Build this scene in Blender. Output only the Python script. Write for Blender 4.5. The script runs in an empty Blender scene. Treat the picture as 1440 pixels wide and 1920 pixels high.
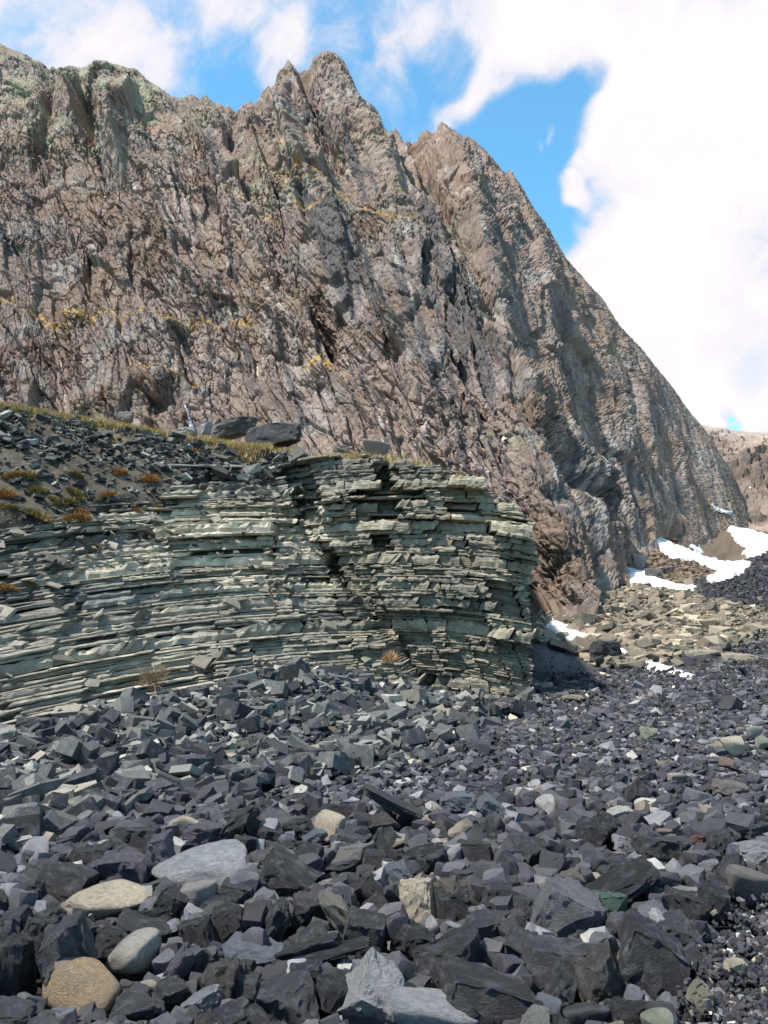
import bpy, math, random, time
import numpy as np
from mathutils import Vector, Matrix, Euler

R = math.radians
T0 = time.time()
scene = bpy.context.scene
COL = scene.collection

# ------------------------------------------------------------------ camera
EYE = 1.6
PITCH = math.atan(160 / 1506.9)
FPX = 1506.9                      # focal length in pixels of the 1440 x 1920 photograph
cam_d = bpy.data.cameras.new('camera')
cam = bpy.data.objects.new('camera', cam_d)
COL.objects.link(cam)
cam.location = (0, 0, EYE)
cam.rotation_euler = (R(90) + PITCH, 0, 0)
cam_d.sensor_fit = 'VERTICAL'
cam_d.sensor_height = 24.0
cam_d.lens = 24.0 * FPX / 1920.0
cam_d.clip_start = 0.05
cam_d.clip_end = 3000
scene.camera = cam

# ------------------------------------------------------------------ sun, sky, exposure
SUN_EL, SUN_AZ = R(63), R(-110)      # azimuth from +Y (the view), negative = to the left
sun_dir = Vector((math.sin(SUN_AZ) * math.cos(SUN_EL), math.cos(SUN_AZ) * math.cos(SUN_EL), math.sin(SUN_EL)))
sl = bpy.data.lights.new('sun', 'SUN')
sl.energy = 4.8
sl.angle = R(3.5)
sl.color = (1.0, 0.94, 0.86)
so = bpy.data.objects.new('sun', sl)
so.rotation_euler = sun_dir.to_track_quat('Z', 'Y').to_euler()
so.location = (-30, 20, 60)
COL.objects.link(so)

scene.view_settings.view_transform = 'Standard'
scene.view_settings.look = 'None'
scene.view_settings.gamma = 1.0
scene.view_settings.exposure = 0.86
scene.view_settings.use_curve_mapping = False


def pix_dir(px, py):
    u, v = (px - 720) / FPX, (960 - py) / FPX
    d = np.array([u, math.cos(PITCH) - v * math.sin(PITCH), math.sin(PITCH) + v * math.cos(PITCH)])
    return d


def P(px, py, Y):
    """world point seen at photograph pixel (px, py) at forward distance Y"""
    d = pix_dir(px, py)
    return np.array([0, 0, EYE]) + d * (Y / d[1])


def proj(x, y, z):
    """world -> photograph pixel (arrays)"""
    z = z - EYE
    f = y * math.cos(PITCH) + z * math.sin(PITCH)
    v = -y * math.sin(PITCH) + z * math.cos(PITCH)
    return 720 + FPX * x / f, 960 - FPX * v / f


# ---- world: Nishita sky with clouds set by direction
world = bpy.data.worlds.new('World')
scene.world = world
world.use_nodes = True
wn, wl = world.node_tree.nodes, world.node_tree.links
wn.clear()


def wnode(t, **kw):
    n = wn.new(t)
    for k, v in kw.items():
        if k == 'inp':
            for i, x in v.items():
                n.inputs[i].default_value = x
        else:
            setattr(n, k, v)
    return n


sky = wnode('ShaderNodeTexSky', sky_type='NISHITA', sun_disc=False, sun_elevation=SUN_EL,
            sun_rotation=SUN_AZ, altitude=2500, air_density=1.0, dust_density=0.6, ozone_density=1.6)
tc = wnode('ShaderNodeTexCoord')


def wmath(op, a, b=None, clamp=False):
    n = wn.new('ShaderNodeMath'); n.operation = op; n.use_clamp = clamp
    for i, x in enumerate((a, b)):
        if x is None: continue
        if isinstance(x, (int, float)): n.inputs[i].default_value = x
        else: wl.new(x, n.inputs[i])
    return n.outputs[0]


def wnoise(scale, detail, rough, vec, dist=0.0, lac=2.0):
    n = wnode('ShaderNodeTexNoise', inp={'Scale': scale, 'Detail': detail, 'Roughness': rough, 'Distortion': dist, 'Lacunarity': lac})
    wl.new(vec, n.inputs['Vector'])
    return n


warp = wnoise(5.0, 3, 0.6, tc.outputs['Generated'])
wv = wnode('ShaderNodeVectorMath', operation='SUBTRACT'); wl.new(warp.outputs['Color'], wv.inputs[0]); wv.inputs[1].default_value = (.5, .5, .5)
wm = wnode('ShaderNodeVectorMath', operation='SCALE'); wl.new(wv.outputs[0], wm.inputs[0]); wm.inputs['Scale'].default_value = 0.14
wa = wnode('ShaderNodeVectorMath', operation='ADD'); wl.new(tc.outputs['Generated'], wa.inputs[0]); wl.new(wm.outputs[0], wa.inputs[1])
DIRW = wa.outputs[0]
n1 = wnoise(6.0, 9, 0.62, DIRW, 0.1)
n2 = wnoise(19.0, 6, 0.65, DIRW, 0.2)
dens = wmath('ADD', wmath('MULTIPLY', wmath('SUBTRACT', n1.outputs['Fac'], .5), 1.7), wmath('MULTIPLY', wmath('SUBTRACT', n2.outputs['Fac'], .5), 0.8))
# lobes: (px, py, angular radius px, weight)   + cloud, - clear sky
LOBES = [(1400, 420, 330, 1.0), (1330, 620, 220, 0.8), (1240, 640, 120, 0.35), (1120, 30, 180, 0.62), (1340, 150, 220, 0.6), (1020, 20, 130, 0.4), (950, 150, 75, .30),
         (905, 205, 55, 0.22), (90, 50, 170, 0.34), (300, 50, 130, 0.12), (250, 120, 90, 0.26), (480, 50, 110, 0.12), (560, 100, 60, 0.16), (750, 60, 75, 0.22), (735, 170, 60, 0.18),
         (860, 60, 70, 0.16), (1045, 285, 26, 0.75), (1022, 318, 26, .7), (1110, 372, 36, .62), (1125, 330, 30, .4), (1150, 250, 60, 0.18), (1210, 330, 60, .25), (1200, 520, 120, .5),
         (1020, 210, 125, -0.62), (1090, 170, 50, -0.32), (1070, 390, 130, -0.5), (1110, 460, 50, -.30), (950, 290, 95, -0.5), (665, 60, 75, -0.24), (700, 190, 85, -0.32), (430, 170, 110, -0.36), (350, 110, 40, -0.16),
         (400, 60, 160, .10), (540, 110, 70, .2), (470, 200, 50, -0.2), (830, 120, 60, -0.36), (800, 210, 45, -0.25), (1356, 748, 26, -0.62), (1376, 775, 24, -0.60), (1190, 600, 44, -0.62), (1365, 460, 12, -0.62), (1290, 60, 40, -0.2)]
acc = None
for px, py, rad, w in LOBES:
    d = pix_dir(px, py); d = d / np.linalg.norm(d)
    dp = wnode('ShaderNodeVectorMath', operation='DOT_PRODUCT'); wl.new(DIRW, dp.inputs[0]); dp.inputs[1].default_value = tuple(d)
    # the warped vector is not unit length: a wobbly edge is what a cloud wants
    ang = rad / FPX / (1 + ((px - 720) ** 2 + (py - 960) ** 2) / FPX ** 2) ** 0.5
    mr = wnode('ShaderNodeMapRange', interpolation_type='SMOOTHSTEP', inp={1: math.cos(ang * 1.2), 2: 1.0, 3: 0.0, 4: w})
    nm = wnode('ShaderNodeVectorMath', operation='LENGTH'); wl.new(DIRW, nm.inputs[0])
    wl.new(wmath('DIVIDE', dp.outputs['Value'], nm.outputs['Value']), mr.inputs[0])
    acc = mr.outputs[0] if acc is None else wmath('ADD', acc, mr.outputs[0])
cl = wmath('ADD', dens, wmath('MAXIMUM', wmath('MINIMUM', acc, .62), -.6))
cov = wnode('ShaderNodeMapRange', interpolation_type='SMOOTHERSTEP', inp={1: -0.30, 2: 0.48, 3: 0.0, 4: 1.0}); wl.new(cl, cov.inputs[0])
thick = wnode('ShaderNodeMapRange', inp={1: 0.05, 2: 1.0, 3: 0.0, 4: 1.0}); wl.new(cl, thick.inputs[0])
ccol = wnode('ShaderNodeValToRGB')
e = ccol.color_ramp.elements
e[0].position = 0.0; e[0].color = (0.74, 0.77, 0.88, 1)
e[1].position = 1.0; e[1].color = (1.16, 1.08, 1.0, 1)
m = e.new(0.45); m.color = (0.92, 0.89, 0.94, 1)
wl.new(thick.outputs[0], ccol.inputs[0])
skm = wnode('ShaderNodeVectorMath', operation='MULTIPLY'); wl.new(sky.outputs[0], skm.inputs[0]); skm.inputs[1].default_value = (0.80, 1.36, 1.28)
bg1 = wnode('ShaderNodeBackground', inp={'Strength': 0.15}); wl.new(skm.outputs[0], bg1.inputs[0])
bg2 = wnode('ShaderNodeBackground', inp={'Strength': 0.58}); wl.new(ccol.outputs[0], bg2.inputs[0])
mx = wnode('ShaderNodeMixShader'); wl.new(cov.outputs[0], mx.inputs[0]); wl.new(bg1.outputs[0], mx.inputs[1]); wl.new(bg2.outputs[0], mx.inputs[2])
wo = wnode('ShaderNodeOutputWorld'); wl.new(mx.outputs[0], wo.inputs[0])

# ------------------------------------------------------------------ numeric noise
_rs = np.random.RandomState(7)
_PERM = np.concatenate([_rs.permutation(1024)] * 2).astype(np.int64)
_G3 = _rs.normal(size=(1024, 3)); _G3 /= np.linalg.norm(_G3, axis=1)[:, None]; _G3 = _G3.astype(np.float32)
_RND = _rs.rand(1024, 4).astype(np.float32)


def _h3(i, j, k, s):
    return _PERM[(_PERM[(_PERM[(i + s * 17) & 1023] + j) & 1023] + k) & 1023]


def perlin(x, y, z, seed=0):
    x, y, z = (np.asarray(a, np.float32) for a in np.broadcast_arrays(x, y, z))
    i, j, k = (np.floor(a).astype(np.int64) for a in (x, y, z))
    fx, fy, fz = x - i, y - j, z - k
    ux, uy, uz = (a * a * a * (a * (a * 6 - 15) + 10) for a in (fx, fy, fz))
    out = 0
    for dx in (0, 1):
        wx = ux if dx else 1 - ux
        for dy in (0, 1):
            wy = uy if dy else 1 - uy
            for dz in (0, 1):
                wz = uz if dz else 1 - uz
                g = _G3[_h3(i + dx, j + dy, k + dz, seed)]
                out = out + wx * wy * wz * (g[..., 0] * (fx - dx) + g[..., 1] * (fy - dy) + g[..., 2] * (fz - dz))
    return out * 1.6


def fbm(x, y, z, octv=4, seed=0, gain=0.5):
    o, a, f = 0, 1.0, 1.0
    for k in range(octv):
        o = o + a * perlin(x * f, y * f, z * f, seed + k * 3)
        a *= gain; f *= 2.03
    return o


def cells(u, v, seed=0, jit=0.9):
    """2D Voronoi: facet height with a random tilt per cell, F1, F2-F1, and four random numbers of the cell"""
    u = np.asarray(u, np.float32); v = np.asarray(v, np.float32)
    i, j = np.floor(u).astype(np.int64), np.floor(v).astype(np.int64)
    f1 = np.full(u.shape, 9e9, np.float32); f2 = f1.copy()
    bid = np.zeros(u.shape, np.int64); bx = np.zeros(u.shape, np.float32); by = bx.copy()
    for di in (-1, 0, 1):
        for dj in (-1, 0, 1):
            h = _h3(i + di, j + dj, 5, seed)
            r = _RND[h]
            cx = i + di + .5 + (r[..., 0] - .5) * jit
            cy = j + dj + .5 + (r[..., 1] - .5) * jit
            d = (u - cx) ** 2 + (v - cy) ** 2
            m = d < f1
            f2 = np.where(m, f1, np.minimum(f2, d))
            f1 = np.where(m, d, f1)
            bid = np.where(m, h, bid); bx = np.where(m, u - cx, bx); by = np.where(m, v - cy, by)
    r = _RND[(bid * 7 + 3) & 1023]
    h = (r[..., 2] - .5) + 1.5 * (r[..., 0] - .36) * bx + 1.3 * (r[..., 1] - .5) * by
    return h, np.sqrt(f1), np.sqrt(f2) - np.sqrt(f1), r


def cells3(x, y, z, seed=0):
    """3D Voronoi over the eight nearest lattice cells: tilted facet height, border distance, cell numbers"""
    x, y, z = (np.asarray(a, np.float32) for a in (x, y, z))
    i, j, k = (np.floor(a - .5).astype(np.int64) for a in (x, y, z))
    f1 = np.full(x.shape, 9e9, np.float32); f2 = f1.copy(); best = np.zeros(x.shape, np.int64)
    bx = np.zeros(x.shape, np.float32); by = bx.copy(); bz = bx.copy()
    for di in (0, 1):
        for dj in (0, 1):
            for dk in (0, 1):
                h = _h3(i + di, j + dj, k + dk, seed); r = _RND[h]
                ex = x - (i + di + .5 + (r[..., 0] - .5) * .7); ey = y - (j + dj + .5 + (r[..., 1] - .5) * .7); ez = z - (k + dk + .5 + (r[..., 2] - .5) * .7)
                d = ex * ex + ey * ey + ez * ez; m = d < f1
                f2 = np.where(m, f1, np.minimum(f2, d)); f1 = np.where(m, d, f1)
                best = np.where(m, h, best); bx = np.where(m, ex, bx); by = np.where(m, ey, by); bz = np.where(m, ez, bz)
    r = _RND[(best * 5 + 11) & 1023]
    h = (r[..., 3] - .5) + 1.3 * ((r[..., 0] - .5) * bx + (r[..., 1] - .5) * by + (r[..., 2] - .5) * bz)
    return h, np.sqrt(f2) - np.sqrt(f1), r


def sstep(x, a, b):
    t = np.clip((x - a) / (b - a), 0, 1)
    return t * t * (3 - 2 * t)


def interp_s(x, xp, yp):
    """monotone smooth (PCHIP-like) interpolation"""
    xp = np.asarray(xp, float); yp = np.asarray(yp, float)
    h = np.diff(xp); d = np.diff(yp) / h
    m = np.zeros(len(xp))
    m[1:-1] = np.where(d[:-1] * d[1:] > 0, 2 * d[:-1] * d[1:] / (d[:-1] + d[1:] + 1e-12), 0)
    m[0], m[-1] = d[0], d[-1]
    x = np.clip(x, xp[0], xp[-1])
    k = np.clip(np.searchsorted(xp, x) - 1, 0, len(xp) - 2)
    t = (x - xp[k]) / h[k]
    return ((2 * t**3 - 3 * t**2 + 1) * yp[k] + (t**3 - 2 * t**2 + t) * h[k] * m[k] + (-2 * t**3 + 3 * t**2) * yp[k + 1] + (t**3 - t**2) * h[k] * m[k + 1])


# ------------------------------------------------------------------ mesh + object helpers
def make_mesh(name, V, F, mat=None, col=None, smooth=False):
    """V (n,3), F (m,3|4) ints or a list of such arrays; col (n,3) linear albedo at the vertices"""
    Fs = F if isinstance(F, list) else [F]
    Fs = [np.asarray(f, np.int32) for f in Fs if len(f)]
    me = bpy.data.meshes.new(name)
    V = np.asarray(V, np.float32)
    me.vertices.add(len(V)); me.vertices.foreach_set('co', V.ravel())
    nl = sum(f.size for f in Fs); npoly = sum(len(f) for f in Fs)
    me.loops.add(nl); me.loops.foreach_set('vertex_index', np.concatenate([f.ravel() for f in Fs]))
    me.polygons.add(npoly)
    st, c = [], 0
    for f in Fs:
        st.append(c + np.arange(len(f), dtype=np.int32) * f.shape[1]); c += f.size
    me.polygons.foreach_set('loop_start', np.concatenate(st))
    if smooth: me.polygons.foreach_set('use_smooth', np.ones(npoly, bool))
    else: me.polygons.foreach_set('use_smooth', np.zeros(npoly, bool))
    me.update(calc_edges=True)
    if col is not None:
        a = me.color_attributes.new('Col', 'FLOAT_COLOR', 'POINT')
        c4 = np.ones((len(V), 4), np.float32); c4[:, :3] = col
        a.data.foreach_set('color', c4.ravel())
    if mat: me.materials.append(mat)
    return me


def link(name, me, parent=None, kind=None, label=None, cat=None, group=None):
    o = bpy.data.objects.new(name, me)
    COL.objects.link(o)
    if parent is not None: o.parent = parent
    if kind: o['kind'] = kind
    if label: o['label'] = label
    if cat: o['category'] = cat
    if group: o['group'] = group
    return o


def empty(name, loc=(0, 0, 0), **kw):
    o = link(name, None, **kw); o.location = loc; o.empty_display_size = .2
    return o


def grid_faces(nr, nc):
    a = np.arange(nr * nc).reshape(nr, nc)
    return np.stack([a[:-1, :-1], a[:-1, 1:], a[1:, 1:], a[1:, :-1]], -1).reshape(-1, 4)


# ------------------------------------------------------------------ materials
def rock_material(name, source='attr', bump=0.35, scale=1.0, rough=0.85, spec=0.35, speck=0.0, streak=None, mottle=0.35, dust=0.0, layers=0.0, wear=0.0):
    """albedo from the mesh colour attribute or the object's own colour, broken up by grain, mottling and fine relief"""
    m = bpy.data.materials.new(name); m.use_nodes = True
    N, L = m.node_tree.nodes, m.node_tree.links
    b = N['Principled BSDF']
    b.inputs['Roughness'].default_value = rough
    b.inputs['Specular IOR Level'].default_value = spec
    if source == 'attr':
        c = N.new('ShaderNodeAttribute'); c.attribute_name = 'Col'; cs = c.outputs['Color']
    else:
        c = N.new('ShaderNodeObjectInfo'); cs = c.outputs['Color']
    t = N.new('ShaderNodeTexCoord')
    vec = t.outputs['Object']
    if source != 'attr':                      # shift the pattern per object so alike shapes differ
        oi = N.new('ShaderNodeObjectInfo')
        ad = N.new('ShaderNodeVectorMath'); ad.operation = 'MULTIPLY_ADD'
        cr = N.new('ShaderNodeCombineXYZ')
        for i in range(3): L.new(oi.outputs['Random'], cr.inputs[i])
        L.new(cr.outputs[0], ad.inputs[0]); ad.inputs[1].default_value = (37, 91, 53); L.new(vec, ad.inputs[2])
        vec = ad.outputs[0]

    def noise(s, d, r, v=vec, dist=0):
        n = N.new('ShaderNodeTexNoise'); n.inputs['Scale'].default_value = s * scale; n.inputs['Detail'].default_value = d
        n.inputs['Roughness'].default_value = r; n.inputs['Distortion'].default_value = dist
        L.new(v, n.inputs['Vector']); return n.outputs['Fac']

    def mixc(fac, a, bcol, mode='MIX'):
        n = N.new('ShaderNodeMix'); n.data_type = 'RGBA'; n.blend_type = mode
        if isinstance(fac, float): n.inputs[0].default_value = fac
        else: L.new(fac, n.inputs[0])
        for k, x in ((6, a), (7, bcol)):
            if isinstance(x, tuple): n.inputs[k].default_value = x
            else: L.new(x, n.inputs[k])
        return n.outputs[2]

    def rng(x, a, b_, c_=0.0, d_=1.0):
        n = N.new('ShaderNodeMapRange'); n.inputs[1].default_value = a; n.inputs[2].default_value = b_
        n.inputs[3].default_value = c_; n.inputs[4].default_value = d_
        L.new(x, n.inputs[0]); return n.outputs[0]

    f1 = noise(3.5, 8, 0.68)
    f2 = noise(24, 6, 0.7, dist=.4)
    mul = N.new('ShaderNodeMath'); mul.operation = 'MULTIPLY'
    L.new(rng(f1, .3, .7, 1 - mottle, 1 + mottle), mul.inputs[0]); L.new(rng(f2, .3, .7, 1 - mottle * .8, 1 + mottle * .8), mul.inputs[1])
    vm = N.new('ShaderNodeVectorMath'); vm.operation = 'SCALE'; L.new(cs, vm.inputs[0]); L.new(mul.outputs[0], vm.inputs['Scale'])
    out = vm.outputs[0]
    if dust > 0:                              # pale bruises and dusty scrapes on the stone
        d1 = noise(1.1, 9, 0.66)
        out = mixc(rng(d1, .50, .72, 0, dust), out, (0.23, 0.235, 0.25, 1))
    if wear > 0:                              # worn, paler arrises
        ge = N.new('ShaderNodeNewGeometry')
        out = mixc(rng(ge.outputs['Pointiness'], .515, .60, 0, wear), out, (.27, .27, .285, 1))
    if speck > 0:
        v = N.new('ShaderNodeTexVoronoi'); v.inputs['Scale'].default_value = 60 * scale; L.new(vec, v.inputs['Vector'])
        sp = rng(v.outputs['Distance'], .05, .16, speck, 0.0)
        out = mixc(sp, out, (.5, .5, .52, 1))
    L.new(out, b.inputs['Base Color'])
    bh = N.new('ShaderNodeMath'); bh.operation = 'ADD'
    L.new(noise(8, 10, .72), bh.inputs[0])
    mg = noise(45, 6, .7)
    m2 = N.new('ShaderNodeMath'); m2.operation = 'MULTIPLY'; L.new(mg, m2.inputs[0]); m2.inputs[1].default_value = .35
    L.new(m2.outputs[0], bh.inputs[1])
    hs = bh.outputs[0]
    if layers > 0:                            # thin bedding laminae
        mp = N.new('ShaderNodeMapping'); mp.inputs['Scale'].default_value = (0.8, 0.8, 26); L.new(t.outputs['Object'], mp.inputs['Vector'])
        ln = N.new('ShaderNodeTexNoise'); ln.inputs['Scale'].default_value = 1.6; ln.inputs['Detail'].default_value = 5; ln.inputs['Roughness'].default_value = .65
        L.new(mp.outputs[0], ln.inputs['Vector'])
        a2 = N.new('ShaderNodeMath'); a2.operation = 'MULTIPLY_ADD'; L.new(ln.outputs['Fac'], a2.inputs[0]); a2.inputs[1].default_value = layers; L.new(hs, a2.inputs[2])
        hs = a2.outputs[0]
    bp = N.new('ShaderNodeBump'); bp.inputs['Strength'].default_value = min(1.0, bump * 2); bp.inputs['Distance'].default_value = 0.06 * bump / scale * (2 if source == 'attr' else 4.5)
    L.new(hs, bp.inputs['Height']); L.new(bp.outputs[0], b.inputs['Normal'])
    return m


M_mount = rock_material('cliff_rock', 'attr', bump=.45, scale=.33, mottle=.24, spec=.2, rough=.92)
M_ground = rock_material('gravel_earth', 'attr', bump=.5, scale=1.5, mottle=.4, spec=.2)
M_out = rock_material('bedded_slate', 'attr', bump=.34, scale=2.0, mottle=.36, layers=2.2, spec=.2)
M_rockv = rock_material('loose_stone', 'attr', bump=.16, scale=3.0, mottle=.3, spec=.3)
M_rock = rock_material('boulder_stone', 'object', bump=.5, scale=1.9, mottle=.36, speck=.5, spec=.45, dust=.6, rough=.66, wear=.45)
M_slate = rock_material('slate_stone', 'object', bump=.22, scale=2.4, mottle=.32, spec=.3, dust=.35)
M_snow = bpy.data.materials.new('old_snow'); M_snow.use_nodes = True
_b = M_snow.node_tree.nodes['Principled BSDF']; _b.inputs['Base Color'].default_value = (.82, .83, .86, 1); _b.inputs['Roughness'].default_value = .7
_n = M_snow.node_tree.nodes.new('ShaderNodeTexNoise'); _n.inputs['Scale'].default_value = 1.4; _n.inputs['Detail'].default_value = 8
_r = M_snow.node_tree.nodes.new('ShaderNodeValToRGB'); _r.color_ramp.elements[0].position = .36; _r.color_ramp.elements[0].color = (.42, .38, .34, 1)
_r.color_ramp.elements[1].position = .60; _r.color_ramp.elements[1].color = (.80, .81, .85, 1)
_t = M_snow.node_tree.nodes.new('ShaderNodeTexCoord')
M_snow.node_tree.links.new(_t.outputs['Object'], _n.inputs['Vector']); M_snow.node_tree.links.new(_n.outputs['Fac'], _r.inputs[0]); M_snow.node_tree.links.new(_r.outputs[0], _b.inputs['Base Color'])
_bp = M_snow.node_tree.nodes.new('ShaderNodeBump'); _bp.inputs['Distance'].default_value = .1
M_snow.node_tree.links.new(_n.outputs['Fac'], _bp.inputs['Height']); M_snow.node_tree.links.new(_bp.outputs[0], _b.inputs['Normal'])


def plain(name, rough=.8, spec=.2, source='attr'):
    m = bpy.data.materials.new(name); m.use_nodes = True
    N, L = m.node_tree.nodes, m.node_tree.links
    b = N['Principled BSDF']; b.inputs['Roughness'].default_value = rough; b.inputs['Specular IOR Level'].default_value = spec
    c = N.new('ShaderNodeAttribute'); c.attribute_name = 'Col'
    n = N.new('ShaderNodeTexNoise'); n.inputs['Scale'].default_value = 30
    mr = N.new('ShaderNodeMapRange'); mr.inputs[3].default_value = .7; mr.inputs[4].default_value = 1.3; L.new(n.outputs['Fac'], mr.inputs[0])
    vm = N.new('ShaderNodeVectorMath'); vm.operation = 'SCALE'; L.new(c.outputs['Color'], vm.inputs[0]); L.new(mr.outputs[0], vm.inputs['Scale'])
    L.new(vm.outputs[0], b.inputs['Base Color'])
    return m


M_grass = plain('dry_grass', .75, .15)
# ------------------------------------------------------------------ ground: a smooth surface through surveyed points
def foot(x):                 # plan line of the foot of the layered outcrop
    return 8.5 + (np.minimum(x, .7) + 4.3) * .8 + np.maximum(x - .7, 0) * .35


GP = []
for x in (-14, -8, -4, -1, 2, 5, 9, 15):
    for y in (-8, 0, 3, 5.5, 8):
        GP.append((x, y, 0.0 if not (y == 8 and x < -2) else 0.08))
GP += [(-5.5, 7.6, .0), (-4.3, 8.5, .05), (-2.8, 9.5, .30), (-1.5, 10.6, .60), (-.6, 11.3, .52), (.6, 12.2, .12), (1.6, 12.6, 0), (2.6, 12.8, -.05),
       (-1.2, 9.0, .18), (0, 10, .12), (2, 10, 0), (-3, 12.5, .3), (-6, 12, .3), (-6, 20, .3), (0, 16, 0), (0, 22, 0), (-12, 16, .5), (-20, 40, .5), (-20, 80, .5), (0, 40, .5), (0, 90, .5)]
for px, py, Y in [(1040, 1300, 13.4), (1250, 1296, 13.6), (1440, 1290, 13.5), (1440, 1245, 18), (1250, 1265, 17), (1120, 1268, 16), (1030, 1262, 17.5), (1015, 1205, 21),
                  (1100, 1240, 20), (1230, 1225, 22), (1400, 1215, 23), (1080, 1195, 28), (1200, 1170, 29), (1330, 1165, 29), (1440, 1160, 29),
                  (1120, 1110, 38), (1200, 1100, 40), (1290, 1108, 38), (1440, 1120, 33), (1370, 1085, 37), (1440, 1038, 43), (1400, 1062, 41),
                  (1170, 1065, 48), (1250, 1048, 53), (1330, 1060, 60), (1230, 1008, 61), (1290, 1024, 64), (1340, 1042, 68), (1300, 1085, 48), (1390, 1045, 72), (1440, 1000, 80), (1700, 960, 80), (1700, 1050, 43), (1700, 1190, 22), (2200, 1000, 60),
                  (1440, 1035, 62), (1372, 992, 82), (1400, 1004, 78), (1440, 1018, 70), (1520, 1024, 68)]:
    GP.append(tuple(P(px, py, Y)))
GP = np.array(GP)
_ls = np.array([1.0, 1.0])


def _tps(a, b):
    d = np.sqrt(((a[:, None, :] - b[None, :, :]) ** 2).sum(-1) + .3)
    return d                      # bi-harmonic in 3-D sense: |r|, never overshoots much


def _w2(p):                       # compress far distances so near and far points weigh alike
    r = np.sqrt(p[:, 0] ** 2 + p[:, 1] ** 2) + 6.0
    return p / r[:, None] * (np.log(r)[:, None] * 10)


_A = _tps(_w2(GP[:, :2]), _w2(GP[:, :2])); _n = len(GP)
_q = _w2(GP[:, :2])
_Am = np.zeros((_n + 3, _n + 3)); _Am[:_n, :_n] = _A; _Am[:_n, _n] = 1; _Am[:_n, _n + 1:] = _q; _Am[_n, :_n] = 1; _Am[_n + 1:, :_n] = _q.T
_Am[np.arange(_n), np.arange(_n)] += -1e-4
_W = np.linalg.solve(_Am, np.concatenate([GP[:, 2], np.zeros(3)]))


def G(x, y):
    x = np.asarray(x, float); y = np.asarray(y, float)
    sh = np.broadcast(x, y).shape
    p = np.stack([np.broadcast_to(x, sh).ravel(), np.broadcast_to(y, sh).ravel()], -1)
    q = _w2(p)
    out = np.empty(len(p))
    for k in range(0, len(p), 20000):
        qq = q[k:k + 20000]
        out[k:k + 20000] = _tps(qq, _q) @ _W[:_n] + _W[_n] + qq @ _W[_n + 1:]
    return out.reshape(sh)


def seg_dist(px, py, a, b):
    ax, ay = a; bx, by = b
    t = np.clip(((px - ax) * (bx - ax) + (py - ay) * (by - ay)) / ((bx - ax) ** 2 + (by - ay) ** 2), 0, 1)
    return np.hypot(px - ax - t * (bx - ax), py - ay - t * (by - ay))


# albedos
C_COAL = np.array([.028, .028, .032]); C_BEIGE = np.array([.11, .10, .075]); C_BROWN = np.array([.115, .09, .065]); C_SLATE = np.array([.11, .12, .115])
C_GRIT = np.array([.085, .085, .088])


def ground_col(x, y, z):
    px, py = proj(x, y, z)
    n = fbm(x * .6, y * .6, z * 0, 4, 11)
    beige = sstep(y, 20, 25) * (1 - sstep(x - .62 * y + n * 1.2, -2.4, -.6)) * (1 - sstep(y, 60, 80) * .5)
    far = sstep(y, 44, 52)
    c = C_COAL * np.ones(x.shape + (3,))
    c = c + (C_BEIGE - c) * (beige * .9)[..., None]
    c = c + (C_BROWN - c) * far[..., None]
    grit = np.exp(-((px - 1060) / 60) ** 2 - ((py - 1235) / 40) ** 2) * (y > 14) * (y < 30)
    c = c + (C_GRIT - c) * np.clip(grit * 1.5, 0, 1)[..., None]
    sl = (1 - sstep(y - foot(x), -2.5, -1.0) * 0) * sstep(y - foot(x), -3.0, -1.2) * (x < 3)
    c = c + (C_SLATE * .8 - c) * (sl * .7)[..., None]
    return c * (1 + .35 * n)[..., None]


rr = np.concatenate([np.geomspace(1.2, 60, 280), np.geomspace(61, 900, 60)])
th = np.concatenate([np.linspace(-R(175), -R(40), 25)[:-1], np.linspace(-R(40), R(40), 280), np.linspace(R(40), R(175), 25)[1:]])
TH, RR = np.meshgrid(th, rr)
gx, gy = RR * np.sin(TH), RR * np.cos(TH)
lim = np.minimum(1, 95 / np.maximum(RR, 1))            # beyond the surveyed valley the sheet keeps its last height
gz = G(gx * lim, gy * lim)
def relief(gx, gy, RR):
    q = np.clip(RR / 30, 0, 1) * (.10 * fbm(gx * .5, gy * .5, 0 * gx, 4, 3)) + .02 * fbm(gx * 3, gy * 3, 0 * gx, 3, 5) - .03
    return q + sstep(RR, 14, 30) * (cells(gx * 2.2, gy * 2.2, 4)[0] * .16) * (RR < 100)


gz = gz + relief(gx, gy, RR)
gcol = ground_col(gx, gy, gz)
gme = make_mesh('ground', np.stack([gx, gy, gz], -1).reshape(-1, 3), grid_faces(*gx.shape), M_ground, gcol.reshape(-1, 3))
link('ground', gme, kind='structure')

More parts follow.
